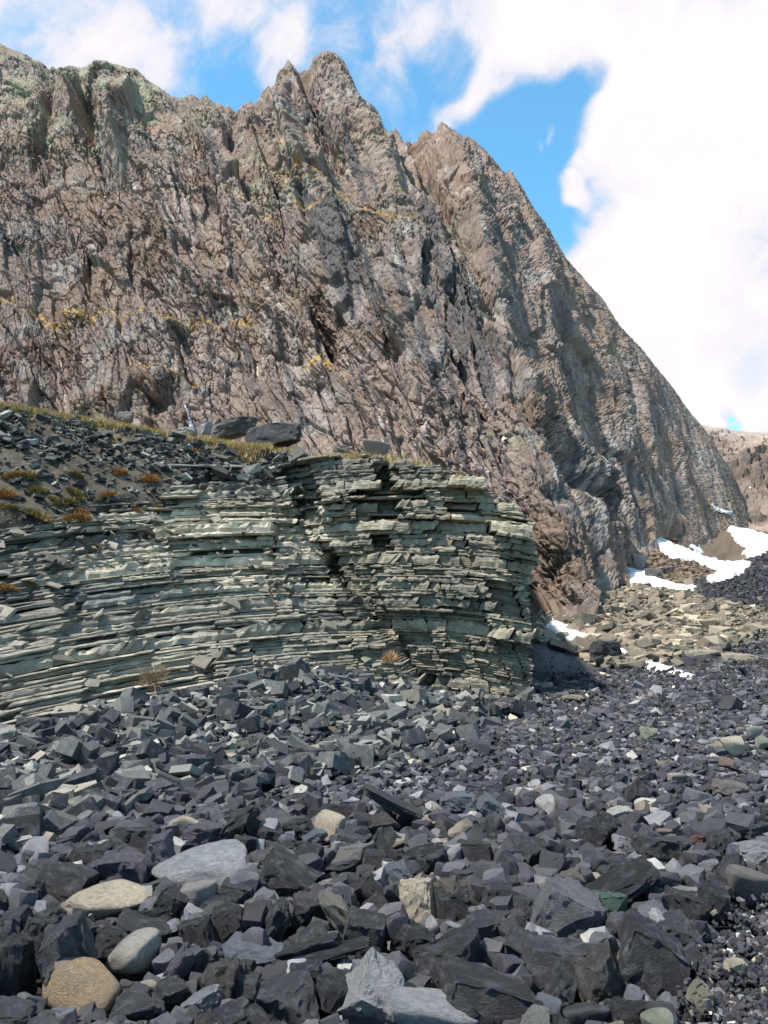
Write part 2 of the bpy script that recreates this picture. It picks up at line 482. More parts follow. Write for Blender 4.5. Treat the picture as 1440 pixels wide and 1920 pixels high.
# ------------------------------------------------------------------ mountain
SKY = np.array([(-900, 60), (-500, 30), (-200, 70), (0, 80), (12, 88), (30, 95), (42, 99), (60, 108), (80, 117), (100, 125), (118, 123), (130, 121), (146, 128), (160, 125), (172, 119), (178, 111), (185, 112), (200, 117), (215, 120), (240, 127), (256, 130),
                (268, 143), (275, 150), (290, 158), (300, 165), (320, 180), (335, 185), (350, 180), (362, 172), (380, 165), (392, 178), (403, 188), (413, 192), (420, 200), (428, 197), (440, 210), (451, 203), (456, 194), (462, 195), (468, 190), (480, 192),
                (490, 178), (498, 166), (503, 158), (508, 166), (515, 160), (518, 143), (524, 128), (533, 118), (540, 110), (548, 122), (555, 130), (562, 138), (570, 132), (580, 128), (586, 112), (592, 104), (603, 97), (612, 95), (626, 97), (634, 105), (643, 112), (650, 125),
                (656, 142), (665, 160), (676, 183), (688, 192), (700, 198), (710, 212), (716, 228), (727, 250), (733, 246), (742, 241), (750, 255), (757, 268), (765, 264), (772, 270), (782, 265), (788, 252), (800, 243), (808, 250), (818, 246), (822, 234), (828, 228), (840, 238), (852, 244), (866, 255), (880, 256),
                (892, 265), (905, 278), (920, 292), (938, 315), (950, 328), (953, 320), (957, 318), (966, 333), (975, 345), (985, 362), (1000, 390), (1015, 408), (1030, 430), (1045, 455), (1060, 482), (1075, 498), (1090, 511), (1105, 530), (1130, 558), (1145, 585), (1160, 608), (1180, 630), (1200, 650), (1222, 678), (1245, 706), (1260, 725),
                (1290, 768), (1305, 786), (1320, 803), (1335, 825), (1350, 852), (1365, 872), (1380, 900), (1392, 930), (1402, 960), (1410, 990), (1418, 1010)], float)
TAB = np.array([(-900, 95, -640, 800, 55), (-300, 92, -90, 790, 52), (0, 88, 190, 805, 50), (185, 86, 400, 835, 48), (335, 85, 570, 875, 45.5), (440, 85, 700, 915, 43.5), (540, 82, 820, 965, 41),
                (610, 80, 910, 1020, 38.5), (705, 82, 1005, 1095, 35), (765, 86, 1070, 1150, 32.5), (827, 85, 1112, 1192, 32), (860, 87, 1125, 1160, 35), (895, 88, 1140, 1120, 40), (957, 92, 1168, 1064, 48), (1060, 96, 1228, 1012, 61), (1160, 100, 1292, 1030, 68),
                (1240, 104, 1345, 1046, 76), (1320, 108, 1395, 1052, 82), (1380, 114, 1415, 1040, 92), (1418, 118, 1428, 1030, 104)], float)
cs = np.concatenate([np.linspace(-900, -440, 30)[:-1], np.linspace(-440, 957, 980)[:-1], np.linspace(957, 1418, 240)])
cpy = np.interp(cs, SKY[:, 0], SKY[:, 1])
cY = interp_s(cs, TAB[:, 0], TAB[:, 1])
bpx = interp_s(cs, TAB[:, 0], TAB[:, 2]); bpy_ = interp_s(cs, TAB[:, 0], TAB[:, 3]); bY = interp_s(cs, TAB[:, 0], TAB[:, 4])
CR = np.array([P(a, b, c) for a, b, c in zip(cs, cpy, cY)]); BS = np.array([P(a, b, c) for a, b, c in zip(bpx, bpy_, bY)])
NT = 560
tt = np.concatenate([np.linspace(-.07, 0, 12)[:-1], np.linspace(0, 1, NT)])
# nearer rows first: image-even spacing along each column
S, TT = np.meshgrid(np.arange(len(cs)), tt)
wgt = TT * (bY[S] / cY[S]) / (1 - TT * (1 - bY[S] / cY[S])) if False else TT / (TT + (1 - TT) * (cY[S] / bY[S]))
wgt = np.where(TT < 0, TT * .6, wgt)
Pm = BS[S] + (CR[S] - BS[S]) * wgt[..., None]
ipx, ipy = proj(Pm[..., 0], Pm[..., 1], Pm[..., 2])
# belly of the profile: steeper rock above a spreading foot
Ls = np.linalg.norm(CR - BS, axis=1)
du = np.gradient(Pm, axis=1); dv = np.gradient(Pm, axis=0)
Nn = np.cross(du, dv); Nn /= np.linalg.norm(Nn, axis=2)[..., None] + 1e-9
Nn = np.where((Nn[..., 1] > 0)[..., None], -Nn, Nn)
from_crest = 1 - wgt
# smooth the normals along the columns so crest spikes do not fan them
k = 61; ker = np.hanning(k); ker /= ker.sum()
for c in range(3):
    pad = np.pad(Nn[..., c], ((0, 0), (k // 2, k // 2)), mode='edge')
    cum = np.apply_along_axis(lambda r: np.convolve(r, ker, 'valid'), 1, pad)
    Nn[..., c] = cum
Nn /= np.linalg.norm(Nn, axis=2)[..., None]
mid = BS + (CR - BS) * .5
al = np.concatenate([[0], np.cumsum(np.linalg.norm(np.diff(np.stack([interp_s(cs, TAB[:, 0], mid[np.searchsorted(cs, TAB[:, 0]).clip(0, len(cs) - 1), c]) for c in range(3)], -1), axis=0), axis=1))])
a = al[S].astype(np.float32); b = (wgt * Ls[S]).astype(np.float32)
x, y, z = (Pm[..., c].astype(np.float32) for c in range(3))
w1 = fbm(x * .09, y * .09, z * .09, 3, 21); w2 = fbm(x * .09 + 7, y * .09, z * .09 + 3, 3, 22)
w3 = fbm(x * .45, y * .45, z * .45, 3, 23); w4 = fbm(x * .45 + 9, y * .45, z * .45, 3, 24)
aw = a + 1.1 * w1 + .10 * w3; bw = b + 1.6 * w2 + .15 * w4
crestf = sstep(from_crest * Ls[S], .0, 9.0)


def blob(cx, cy, rx, ry, ang=0):
    c_, s_ = math.cos(R(ang)), math.sin(R(ang))
    dx, dy = ipx - cx, ipy - cy
    return np.exp(-((dx * c_ + dy * s_) / rx) ** 2 - ((-dx * s_ + dy * c_) / ry) ** 2)


def rid(v): return 1 - 2 * np.abs(v)


rib = rid(perlin(aw / 8.5, bw / 46, 0 * a, 31)) * 1.3 + rid(perlin(aw / 3.6, bw / 26, 0 * a + 4, 32)) * .45
right = sstep(ipx - (ipy - 300) * .42, 560, 820)       # the smoother slabby right half
h1, f1a, e1, r1 = cells(aw / 4.4 + bw * .04, bw / 12, 41)
h2, f1b, e2, r2 = cells(aw / 1.7 + h1 * .12, bw / 8.0, 42)
qx, _, qe, qr = cells((aw + .7 * bw) / 2.6, (bw - .7 * aw) / 3.4, 45)
det = fbm(x * 2.2, y * 2.2, z * 2.2, 3, 51)
lowleft = sstep(-(ipy - 560), -160, 60)
low = 1 - sstep(-(ipy - (610 + (ipx) * .35)), -60, 60)     # rounded knobbly lower apron
calm = .45 + .75 * sstep(fbm(x * .16 + 3, y * .16, z * .16, 3, 27), -.25, .3)
cr1 = np.clip(1 - e1 / .05, 0, 1); cr2 = np.clip(1 - e2 / .06, 0, 1)
D = crestf * (1.15 * rib * (1 - .45 * right) + (.85 * h1 + .62 * h2 + .35 * qx) * (1 - .3 * right) - .40 * cr1 - .25 * cr2)
# the named buttresses and gullies, each along its own line down the face
for pts_, amp, w_, kd_ in (
        ([(562, 138), (575, 190), (600, 250), (650, 345)], 1.3, 7, 'g'), ([(440, 210), (430, 280), (470, 400), (520, 520), (600, 620), (622, 690)], 1.5, 11, 'g'), ([(90, 130), (95, 220), (60, 330)], 1.2, 13, 'g'), ([(150, 150), (180, 280), (205, 370)], 1.2, 10, 'g'),
        ([(700, 200), (722, 300), (800, 430), (870, 540)], 1.2, 8, 'g'), ([(768, 270), (800, 350), (855, 440), (900, 540), (940, 640)], 1.3, 8, 'g'), ([(830, 560), (880, 660), (925, 790)], 1.2, 10, 'g'), ([(750, 480), (825, 620), (900, 780), (960, 860)], 1.0, 9, 'g'),
        ([(330, 185), (370, 300), (420, 410)], 1.0, 8, 'g'), ([(950, 700), (1010, 830), (1080, 930), (1170, 1050)], 1.0, 7, 'g'), ([(1085, 600), (1160, 760), (1240, 900), (1300, 1000)], .8, 7, 'g'), ([(960, 340), (1010, 440), (1060, 540)], .7, 6, 'g'),
        ([(620, 110), (680, 220), (740, 320), (812, 440), (880, 560), (905, 640)], 1.5, 34, 'r'), ([(255, 200), (240, 300), (252, 372)], 1.8, 34, 'r'), ([(490, 280), (520, 400), (532, 480)], 1.5, 30, 'r'), ([(830, 240), (870, 330), (960, 470), (1060, 640), (1180, 850), (1262, 1000)], 1.3, 34, 'r'),
        ([(690, 730), (780, 820), (860, 895), (1000, 985)], 1.3, 30, 'r'), ([(925, 640), (1000, 760), (1100, 930), (1180, 1055)], 1.3, 34, 'r'), ([(375, 260), (440, 420), (510, 560)], 1.2, 30, 'r'), ([(300, 420), (360, 520), (420, 620)], 1.2, 34, 'r'),
        ([(540, 115), (545, 200), (590, 330), (620, 400)], 1.3, 18, 'r'), ([(120, 135), (135, 200), (165, 300)], 1.4, 22, 'r'), ([(560, 620), (640, 740), (720, 830)], 1.0, 28, 'r'), ([(1130, 600), (1200, 740), (1290, 900)], .9, 26, 'r'), ([(640, 420), (720, 540), (790, 680)], 1.2, 28, 'r')):
    xs_, ys_ = zip(*pts_)
    s_ = ipx - np.interp(ipy, ys_, xs_) + 5 * w3
    m_ = sstep(from_crest * Ls[S], .3, 6) * sstep(ipy, ys_[0] - 30, ys_[0] + 25) * (1 - sstep(ipy, ys_[-1] - 40, ys_[-1] + 20))
    amp = amp * (1.3 if xs_[-1] < 900 else 1.05)
    if kd_ == 'g': D = D - m_ * amp * np.exp(-np.abs(s_) / w_)
    else: D = D + m_ * amp * np.where(s_ < 0, np.exp(-np.abs(s_) / w_), np.exp(-np.abs(s_) / 5))
# crest spikes carry down as ridges, notches as gullies
hp = np.interp(cs, cs, cpy); ks = 121; kk = np.hanning(ks); kk /= kk.sum()
sm = np.convolve(np.pad(hp, ks // 2, mode='edge'), kk, 'valid'); k2 = np.hanning(15); k2 /= k2.sum()
gl = np.convolve(np.pad(sm - hp, 7, mode='edge'), k2, 'valid')
D = D + (np.clip(gl, -40, 40)[S] * .07) * np.exp(-(from_crest * Ls[S]) / 16) * sstep(from_crest * Ls[S], 0, 3)
# ledges across the face where grass has hold
grassm = np.zeros_like(z)
for pts_, amp, wd_ in (([(-60, 596), (0, 598), (60, 600), (110, 604), (180, 618), (260, 627), (330, 630)], .9, 7), ([(380, 633), (420, 636), (465, 642)], .5, 4), ([(275, 722), (310, 730), (362, 746)], .7, 4), ([(598, 735), (645, 741)], .6, 7),
                       ([(575, 316), (610, 318), (645, 327)], .6, 4), ([(560, 378), (600, 372), (655, 374)], .5, 3.5), ([(570, 395), (640, 392)], .4, 3), ([(440, 405), (520, 470)], .3, 3), ([(690, 400), (740, 440)], .3, 3), ([(600, 440), (660, 437)], .4, 3)):
    xs_, ys_ = zip(*pts_)
    q = ipy - np.interp(ipx, xs_, ys_) + 5 * w3
    m_ = sstep(ipx, xs_[0] - 25, xs_[0]) * (1 - sstep(ipx, xs_[-1], xs_[-1] + 25))
    D = D + m_ * amp * sstep(q, -2, 4) * np.exp(-np.clip(q, 0, 500) / 45)
    grassm = np.maximum(grassm, m_ * (1.0 if pts_[0][1] > 560 else .6) * np.exp(-((q + 1) / (wd_ * 1.35)) ** 2))
D = D + crestf * 1.9 * blob(135, 180, 26, 130, -8) - 2.4 * blob(172, 232, 30, 30, 25) - 1.3 * blob(105, 340, 30, 22, 0) - 2.0 * blob(608, 640, 26, 34, 20) - 1.6 * blob(757, 690, 22, 12, 0)
D = D - 1.2 * blob(90, 250, 18, 170, 5) - 1.6 * blob(568, 230, 9, 110, -22) - 1.0 * blob(375, 200, 12, 60, -5) - 1.0 * blob(455, 330, 14, 190, -24) + 1.6 * blob(245, 300, 30, 120, -25) + 1.3 * blob(530, 430, 60, 100, -20)
D = D - 1.4 * blob(1085, 470, 14, 60, -30) - 1.3 * blob(860, 560, 10, 160, -27) - 1.5 * blob(1032, 945, 14, 16, 0) - 1.4 * blob(1045, 1075, 16, 22, 20)
D = D - 1.2 * blob(310, 780, 40, 16, 4)                # wet overhang by the little fall
D = D * (1 - .6 * sstep(cs, 1000, 1350))[S]
D = D * np.where(wgt < 0, np.clip(1 + wgt * 10, .2, 1), 1)
sky_at = lambda u_: np.interp(u_, SKY[:, 0], SKY[:, 1])
for _ in range(5):                      # nothing on the face stands higher than the crest behind it
    Pt = Pm + Nn * D[..., None]
    ux, uy = proj(Pt[..., 0], Pt[..., 1], Pt[..., 2])
    over = np.clip((sky_at(ux) + 1.5 - uy) / 6, 0, 1) * (ux < 1425) * (D > 0)
    D = D * (1 - .75 * over)
for _ in range(2):                      # break the steps over a few rows so that the finer jointing can carve them
    D[1:-1, 1:-1] = .4 * D[1:-1, 1:-1] + .15 * (D[:-2, 1:-1] + D[2:, 1:-1] + D[1:-1, :-2] + D[1:-1, 2:])
Pd = Pm + Nn * D[..., None]
N1 = np.cross(np.gradient(Pd, axis=1), np.gradient(Pd, axis=0)); N1 /= np.linalg.norm(N1, axis=2)[..., None] + 1e-9
N1 = np.where(((N1 * Nn).sum(2) < 0)[..., None], -N1, N1)
N1 = N1 + .8 * Nn; N1 /= np.linalg.norm(N1, axis=2)[..., None] + 1e-9
ax_ = np.array([-.42, .55, .72]); ax_ /= np.linalg.norm(ax_); bx_ = np.cross(ax_, [0, 0, 1]); bx_ /= np.linalg.norm(bx_); cx_ = np.cross(ax_, bx_)
X3 = Pd + .12 * np.stack([w3, w4, w3], -1)
A3, B3, C3_ = (X3 @ ax_).astype(np.float32), (X3 @ bx_).astype(np.float32), (X3 @ cx_).astype(np.float32)
h3, e3, r3 = cells3(A3 / (3.2 + 1.8 * right), B3 / .8, C3_ / .85, 43)
h4, e4, r4 = cells3(A3 / (1.5 + 1.0 * right) + .2 * B3, B3 / .36, C3_ / .40, 44)
grv = perlin(A3 / 8, B3 / 1.15, C3_ / 1.15, 46); grv2 = perlin(A3 / 4.5 + 3, B3 / .55, C3_ / .55, 47)
D2 = (.16 * rid(grv) - .34 * np.clip(1 - np.abs(grv) / .05, 0, 1) - .16 * np.clip(1 - np.abs(grv2) / .07, 0, 1) + .17 * h3 + .055 * h4 - .20 * np.clip(1 - e3 / .07, 0, 1) - .09 * np.clip(1 - e4 / .10, 0, 1)) * calm * (1 - .3 * right) * (1 - .65 * sstep(cs, 860, 1200))[S] * (.35 + .65 * crestf) + (.05 + .05 * right) * det
D2 = np.where(wgt < 0, D2 * .3, D2)
Pd = Pd + N1 * D2[..., None]
ok = TT >= 0
# ---- colour of the rock itself
sl_n = np.gradient(Pd, axis=1), np.gradient(Pd, axis=0)
nn = np.cross(sl_n[0], sl_n[1]); nn /= np.linalg.norm(nn, axis=2)[..., None] + 1e-9
nn = np.where((nn[..., 1] > 0)[..., None], -nn, nn)
up = nn[..., 2]
mauve = np.array([.228, .175, .148]); brown = np.array([.205, .146, .108]); lilac = np.array([.272, .236, .215]); green = np.array([.27, .265, .185]); dark = np.array([.075, .075, .082])
rust = np.array([.24, .125, .072]); straw = np.array([.40, .26, .10]); olive = np.array([.14, .12, .045]); pale = np.array([.45, .40, .35])
c = mauve * np.ones(z.shape + (3,))


def blend(c, tgt, m_): return c + (tgt - c) * np.clip(m_, 0, 1)[..., None]


n_a = fbm(x * .12, y * .12, z * .12, 4, 61); n_b = fbm(x * .3 + 4, y * .3, z * .3, 4, 62); n_c = fbm(x * .9 + 4, y * .9, z * .9, 4, 63)
strk = fbm(aw / .55, bw / 9, 0 * a, 4, 64)             # streaks that run down the slabs
strk2 = fbm(a / 1.1 + 4, b / 16, 0 * a, 4, 65)
c = blend(c, brown, sstep(n_a + .12 * right, -.05, .5) * .9)
c = c * (1 + .22 * fbm(x * .05 + 2, y * .05, z * .05, 3, 68))[..., None]
c = blend(c, lilac, sstep(n_b - .15 * right, .12, .5) * .8)
c = c * (1 + .26 * (r2[..., 3] - .5) + .18 * (r3[..., 3] - .5) + .10 * (r4[..., 3] - .5))[..., None]
c = blend(c, green, (blob(60, 180, 170, 110, 20) * 1.1 + blob(240, 200, 80, 120, -25) * 1.0 + blob(610, 360, 130, 70, 10) * 1.0 + blob(480, 380, 25, 170, -20) * .8 + blob(860, 480, 22, 60, -25) * .9 + blob(385, 250, 30, 60, 0) * .7 + blob(950, 850, 40, 25) * .6) * sstep(n_b + .5 * n_c, -.25, .35))
c = blend(c, rust, (blob(170, 400, 170, 55, 10) * .45 + blob(485, 295, 18, 14) * .9 + blob(90, 680, 60, 25) * .5 + blob(440, 330, 10, 60, -20) * .7 + blob(850, 330, 70, 110, -30) * .25 + blob(595, 490, 18, 10) * .7) * sstep(n_c, -.3, .3))
c = blend(c, brown * .95, sstep(np.abs(n_c), .22, .5) * .35)
c = blend(c, dark, sstep(strk2 + .55 * (1.5 * blob(850, 620, 70, 170, -27) + blob(700, 560, 60, 150, -25) + blob(640, 470, 40, 150, -25) * .6 + blob(1090, 930, 60, 140, -35) * .9 + blob(330, 770, 60, 28) * 1.6 + blob(570, 170, 9, 90, -20) + blob(1150, 850, 120, 160, -35) * .5), .38, .75) * .75)
c = blend(c, pale, sstep(strk + .5 * (blob(880, 560, 40, 130, -27) + blob(1130, 880, 120, 160, -35) + blob(500, 640, 90, 80, -30) + blob(330, 430, 60, 120, -30) + blob(800, 850, 60, 50, -40) + blob(1330, 880, 40, 90, -25)), .5, .95) * .6)
c = blend(c, olive, sstep(up, .62, .86) * sstep(n_b + .3 * n_c, -.1, .3) * .55 * (1 - .4 * right))
c = blend(c, straw, np.clip(grassm * 2.4, 0, 1) * sstep(n_c + .8 * grassm, -.05, .40))
c = blend(c, np.array([.30, .21, .08]), (blob(640, 340, 150, 90) + blob(90, 560, 140, 60) * .5 + blob(260, 290, 50, 80) * .7) * sstep(up, .5, .75) * sstep(n_c, .05, .4) * .9)
c = np.clip(c, .02, .8)
rows0 = Pd.shape[0]
# the back of the mountain, so that it is solid from any side
back = []
for kk_ in (1, 2, 3):
    q = Pd[-1].copy(); q[:, 1] += 9 * kk_; q[:, 2] -= 11 * kk_ * (.7 + .3 * kk_); back.append(q)
Vm = np.concatenate([Pd.reshape(-1, 3), np.concatenate(back)])
Cm = np.concatenate([c.reshape(-1, 3), np.tile(c[-1], (3, 1))])
mme = make_mesh('mountain', Vm, grid_faces(rows0 + 3, Pd.shape[1]), M_mount, Cm)
link('mountain', mme, kind='structure')
print('mountain', time.time() - T0, Pd.shape)

# ------------------------------------------------------------------ the hillside that closes the valley on the right
hs = np.linspace(0, 1, 150); hv = np.linspace(0, 1, 110)
HSx = np.interp(hs, [0, .25, .4, .5, .62, 1], [1180, 1300, 1345, 1400, 1460, 1900]); HSy = np.interp(hs, [0, .25, .4, .5, .62, 1], [790, 792, 800, 808, 812, 790])
top = np.array([P(a_, b_, 190) for a_, b_ in zip(HSx, HSy)]); bot = np.array([P(a_, b_, 84) for a_, b_ in zip(np.linspace(1240, 2000, 150), np.full(150, 1035))])
HP = bot[None] + (top - bot)[None] * (hv[:, None, None] ** 1.15)
hx, hy, hz = (HP[..., i].astype(np.float32) for i in range(3))
hd = 3.2 * fbm(hx * .05, hy * .05, hz * .05, 4, 71) + 1.6 * cells(hx / 7, hz / 5 + hy / 12, 72)[0] + 1.3 * cells(hx / 3.2, hz / 2.4 + hy / 5, 73)[0] + .5 * cells(hx / 1.3, hz / 1.1 + hy / 3, 75)[0]
hd = hd * np.sin(np.pi * np.clip(hv, .0, .96))[:, None]
HP[..., 1] -= hd * .6; HP[..., 2] += hd * .8
hn = fbm(hx * .08, hy * .08, hz * .08, 4, 74)
hc = np.array([.17, .13, .105]) * (1 + .8 * hn)[..., None]
hc = hc + (np.array([.36, .31, .26]) - hc) * (sstep(hv, .72, .95)[:, None] * .7)[..., None]
hq = HP[-1].copy(); hq[:, 2] -= 30; hq[:, 1] += 20
link('hillside', make_mesh('hillside', np.concatenate([HP.reshape(-1, 3), hq]), grid_faces(111, 150), M_mount, np.clip(np.concatenate([hc.reshape(-1, 3), hc[-1]]), .02, .8)), kind='structure')
# ------------------------------------------------------------------ the layered outcrop
rng = np.random.RandomState(11)


def cliff_y(x):
    return interp_s(x, [-10, -6, -4, -2.6, -1.7, -1.0, -.3, .5, 1.5, 2.1, 2.5], [22.6, 18.6, 17.1, 15.6, 14.9, 14.5, 14.25, 13.95, 13.55, 13.32, 13.30])


def ztop(x):
    return interp_s(x, [-10, -6.6, -5.0, -3.3, -2.0, -1.4, -.5, .3, 1.0, 1.7, 2.2, 2.5], [5.2, 4.85, 4.75, 4.62, 4.40, 4.22, 4.18, 4.08, 3.85, 3.48, 3.08, 2.86])


def yfront(x, z):
    ramp = foot(x) + np.maximum(z, -.6) * 1.42
    xr = .75 - .84 * z
    ramp = ramp + 5.0 * np.maximum(0, x - xr)
    cl = cliff_y(x) + .10 * (z - 2) + np.where(x > 1.9, .12 * (1.6 - z) * 0, 0)
    k = .15
    m = np.minimum(ramp, cl) - k * np.exp(-np.abs(ramp - cl) / k) * .5
    return m


def bed(x):                       # the beds arch gently
    return -.012 * (x + .3) ** 2 - np.maximum(x - .6, 0) ** 2 * .035 - .020 * np.maximum(-x - 1.3, 0) ** 2 * np.where(x < -4.5, 1, 1)


def soilmask(x, z):
    """1 where loose scree covers the beds (upper left)"""
    q = z - (2.45 + (x + 5.6) * .50) - .45 * perlin(np.asarray(x) * 1.1, np.asarray(z) * 1.1, 0, 81)
    return sstep(q, -.35, .35) * (np.asarray(x) < -1.35)


def joint_off(x, q, onramp):
    """how far the rock stands back (+) or proud (-) in each jointed column"""
    xs = x + .55 * q
    h_, f_, e_, r_ = cells(xs / 1.1, q / 1.3, 91, .8)
    o = (r_[..., 2] - .5) * .34
    o = o * (1 - .25 * onramp)
    z = q + bed(x)
    # clefts and the dark hollow
    o = o + .75 * np.exp(-((x - (-.02 + .10 * (z - 3))) / .15) ** 2) * sstep(z, 2.2, 2.6)
    o = o + .55 * np.exp(-((x + 1.45 + .22 * (z - 3.6)) / .16) ** 2) * sstep(z, 2.9, 3.3)
    o = o + .9 * np.exp(-((x + 1.0) / .30) ** 2 - ((z - 2.15) / .38) ** 2)
    o = o + .15 * np.exp(-((x + .55 - .75 * (1.9 - z)) / .26) ** 2) * (1 - sstep(z, 2.0, 2.6))
    o = o - .22 * np.exp(-((x - 2.15) / .25) ** 2) * sstep(z, 1.6, 2.4)
    return o


# backing rock, terrace and side
xc = np.concatenate([np.linspace(-11, -7, 12)[:-1], np.linspace(-7, 2.38, 220)])
zr = np.linspace(0, 1, 120)
XC, ZR = np.meshgrid(xc, zr)
ZT = ztop(XC)
ZC = -.8 + (ZT + .8) * ZR
YC = yfront(XC, ZC)
sm_ = soilmask(XC, ZC)
onr = sstep(.75 - .84 * ZC - XC, -.2, .3) * (foot(XC) + ZC * 1.376 < cliff_y(XC) + .2)
YC = YC + (.34 + np.clip(joint_off(XC, ZC - bed(XC), onr), 0, 9)) * (1 - sm_) - .02 * sm_
YC = YC + .06 * fbm(XC * 2, ZC * 2, 0 * XC, 4, 82) * (0.4 + sm_)
rows = [np.stack([XC, YC, ZC], -1)]
rim = rows[0][-1]
terr = []
for j, k_ in enumerate(np.linspace(1.0, 3.9, 46)[1:]):
    w = (k_ - 1)
    xx = rim[:, 0] * k_ * (1 - .10 * w * (rim[:, 0] > 0) * np.clip(rim[:, 0] / 2, 0, 1))
    yy = rim[:, 1] * k_
    zz = EYE + (rim[:, 2] - EYE) * (1 + w * .965) + .12 * fbm(xx * .5, yy * .5, 0 * xx, 4, 83) - .03
    terr.append(np.stack([xx, yy, zz], -1))
CP = np.concatenate([rows[0], np.array(terr)])
side = CP[:, -1].copy(); s1 = side.copy(); s1[:, 2] -= 4; s1[:, 0] -= .1; s2 = side.copy(); s2[:, 2] = -2; s2[:, 0] -= .3
CP = np.concatenate([CP, np.stack([s1, s2], 1)], 1)
kind_soil = np.zeros(CP.shape[:2]); kind_soil[:120, :-2] = sm_; kind_soil[120:, :-2] = 1
nz_ = fbm(CP[..., 0] * 1.5, CP[..., 1] * 1.5, CP[..., 2] * 1.5, 4, 84)
cc = np.array([.06, .062, .058]) * np.ones(CP.shape)
cc = cc + (np.array([.075, .064, .048]) * (1 + .5 * nz_[..., None]) - cc) * kind_soil[..., None]
strawm = np.zeros(CP.shape[:2]); strawm[120:] = 1; strawm[112:120] = .3
cc = cc + (np.array([.30, .22, .10]) - cc) * (strawm * sstep(nz_, -.4, .2) * (CP[..., 0] < 1.5))[..., None]
outcrop = empty('rock_outcrop', (0, 0, 0), kind='structure')
o_ = link('backing_rock', make_mesh('backing_rock', CP.reshape(-1, 3), grid_faces(*CP.shape[:2]), M_ground, np.clip(cc, .01, .8).reshape(-1, 3)), parent=outcrop)

C1 = np.array([.30, .285, .225]); C2 = np.array([.20, .203, .18]); C3 = np.array([.56, .51, .375]); C4 = np.array([.085, .088, .088]); C5 = np.array([.30, .275, .22])


def slab(x0, x1, q0, q1, off, depth, skew, seed, lam=0.0, lean=0.0):
    """one piece of a bed: an irregular front face split into columns, a tread on top, closed ends"""
    L = x1 - x0
    nx = int(np.clip(round(L / .055), 2, 12))
    xs = x0 + L * np.linspace(0, 1, nx + 1)
    xs[1:-1] += (rng.rand(nx - 1) - .5) * L / nx * .5
    zc = (q0 + q1) / 2
    base = yfront(xs, zc + bed(xs)) + off
    jit = np.cumsum(rng.normal(0, .012, nx + 1)); jit -= jit.mean()
    base = base + np.clip(jit, -.05, .05)
    b0, b1 = bed(xs) + q0, bed(xs) + q1
    t = q1 - q0
    e0 = rng.normal(0, t * .05, nx + 1); e1 = rng.normal(0, t * .12, nx + 1)
    yt = base + rng.rand(nx + 1) * .018 + lean * t * 1.0; ym = base - .006 + rng.normal(0, .008, nx + 1) + lean * t * .42; yb = base + rng.rand(nx + 1) * .014
    prof = [(base + depth, b1 + e1), (yt + .012, b1 + e1 - .001), (yt - .004, b1 + e1 - t * .14), (ym, b0 + t * .5 + e0), (yb, b0 + e0), (base + depth, b0 + e0)]
    V = np.array([[(xs[i] + skew * (p[0][i] - base[i]) * .6, p[0][i], p[1][i]) for i in range(nx + 1)] for p in prof])
    V = V.reshape(-1, 3)
    V[:, 0] += (V[:, 2] - (b0.mean() + b1.mean()) / 2) * rng.normal(.40, .22)
    F = []
    w = nx + 1
    n = len(prof)
    for r_ in range(n - 1):
        for i in range(nx):
            F.append((r_ * w + i, (r_ + 1) * w + i, (r_ + 1) * w + i + 1, r_ * w + i + 1))
    for r_ in range(1, n // 2 + 1):
        pass
    # end caps as quads fans (profile has six points)
    for e in (0, nx):
        id_ = [r_ * w + e for r_ in range(n)]
        if e == 0: id_ = id_[::-1]
        F.append((id_[0], id_[1], id_[4], id_[5])); F.append((id_[1], id_[2], id_[3], id_[4]))
    return V, np.array(F)


slabs = []
q = -.9
Q = []
pk, left = 0, 6
while q < 6.6:
    if left == 0: pk += 1; left = rng.randint(3, 12)
    left -= 1
    t = rng.choice([.035, .052, .078, .115, .165], p=[.38, .29, .19, .10, .04]) * rng.uniform(.85, 1.15)
    Q.append((q, q + t * rng.uniform(.95, .995), pk)); q += t


def new_joints(old):
    """joint positions of a packet of beds; some run on from the packet below"""
    J, x = [], -7.8
    while x < 2.6:
        L = rng.lognormal(math.log(.34 if x > -1.2 else .46), .5); L = float(np.clip(L, .12, 1.5))
        x += L; J.append(x)
    J = np.array(J)
    if old is not None:
        for j in old[rng.rand(len(old)) < .55]:
            k_ = np.argmin(np.abs(J - j)); J[k_] = j
    return np.unique(np.round(J, 3))


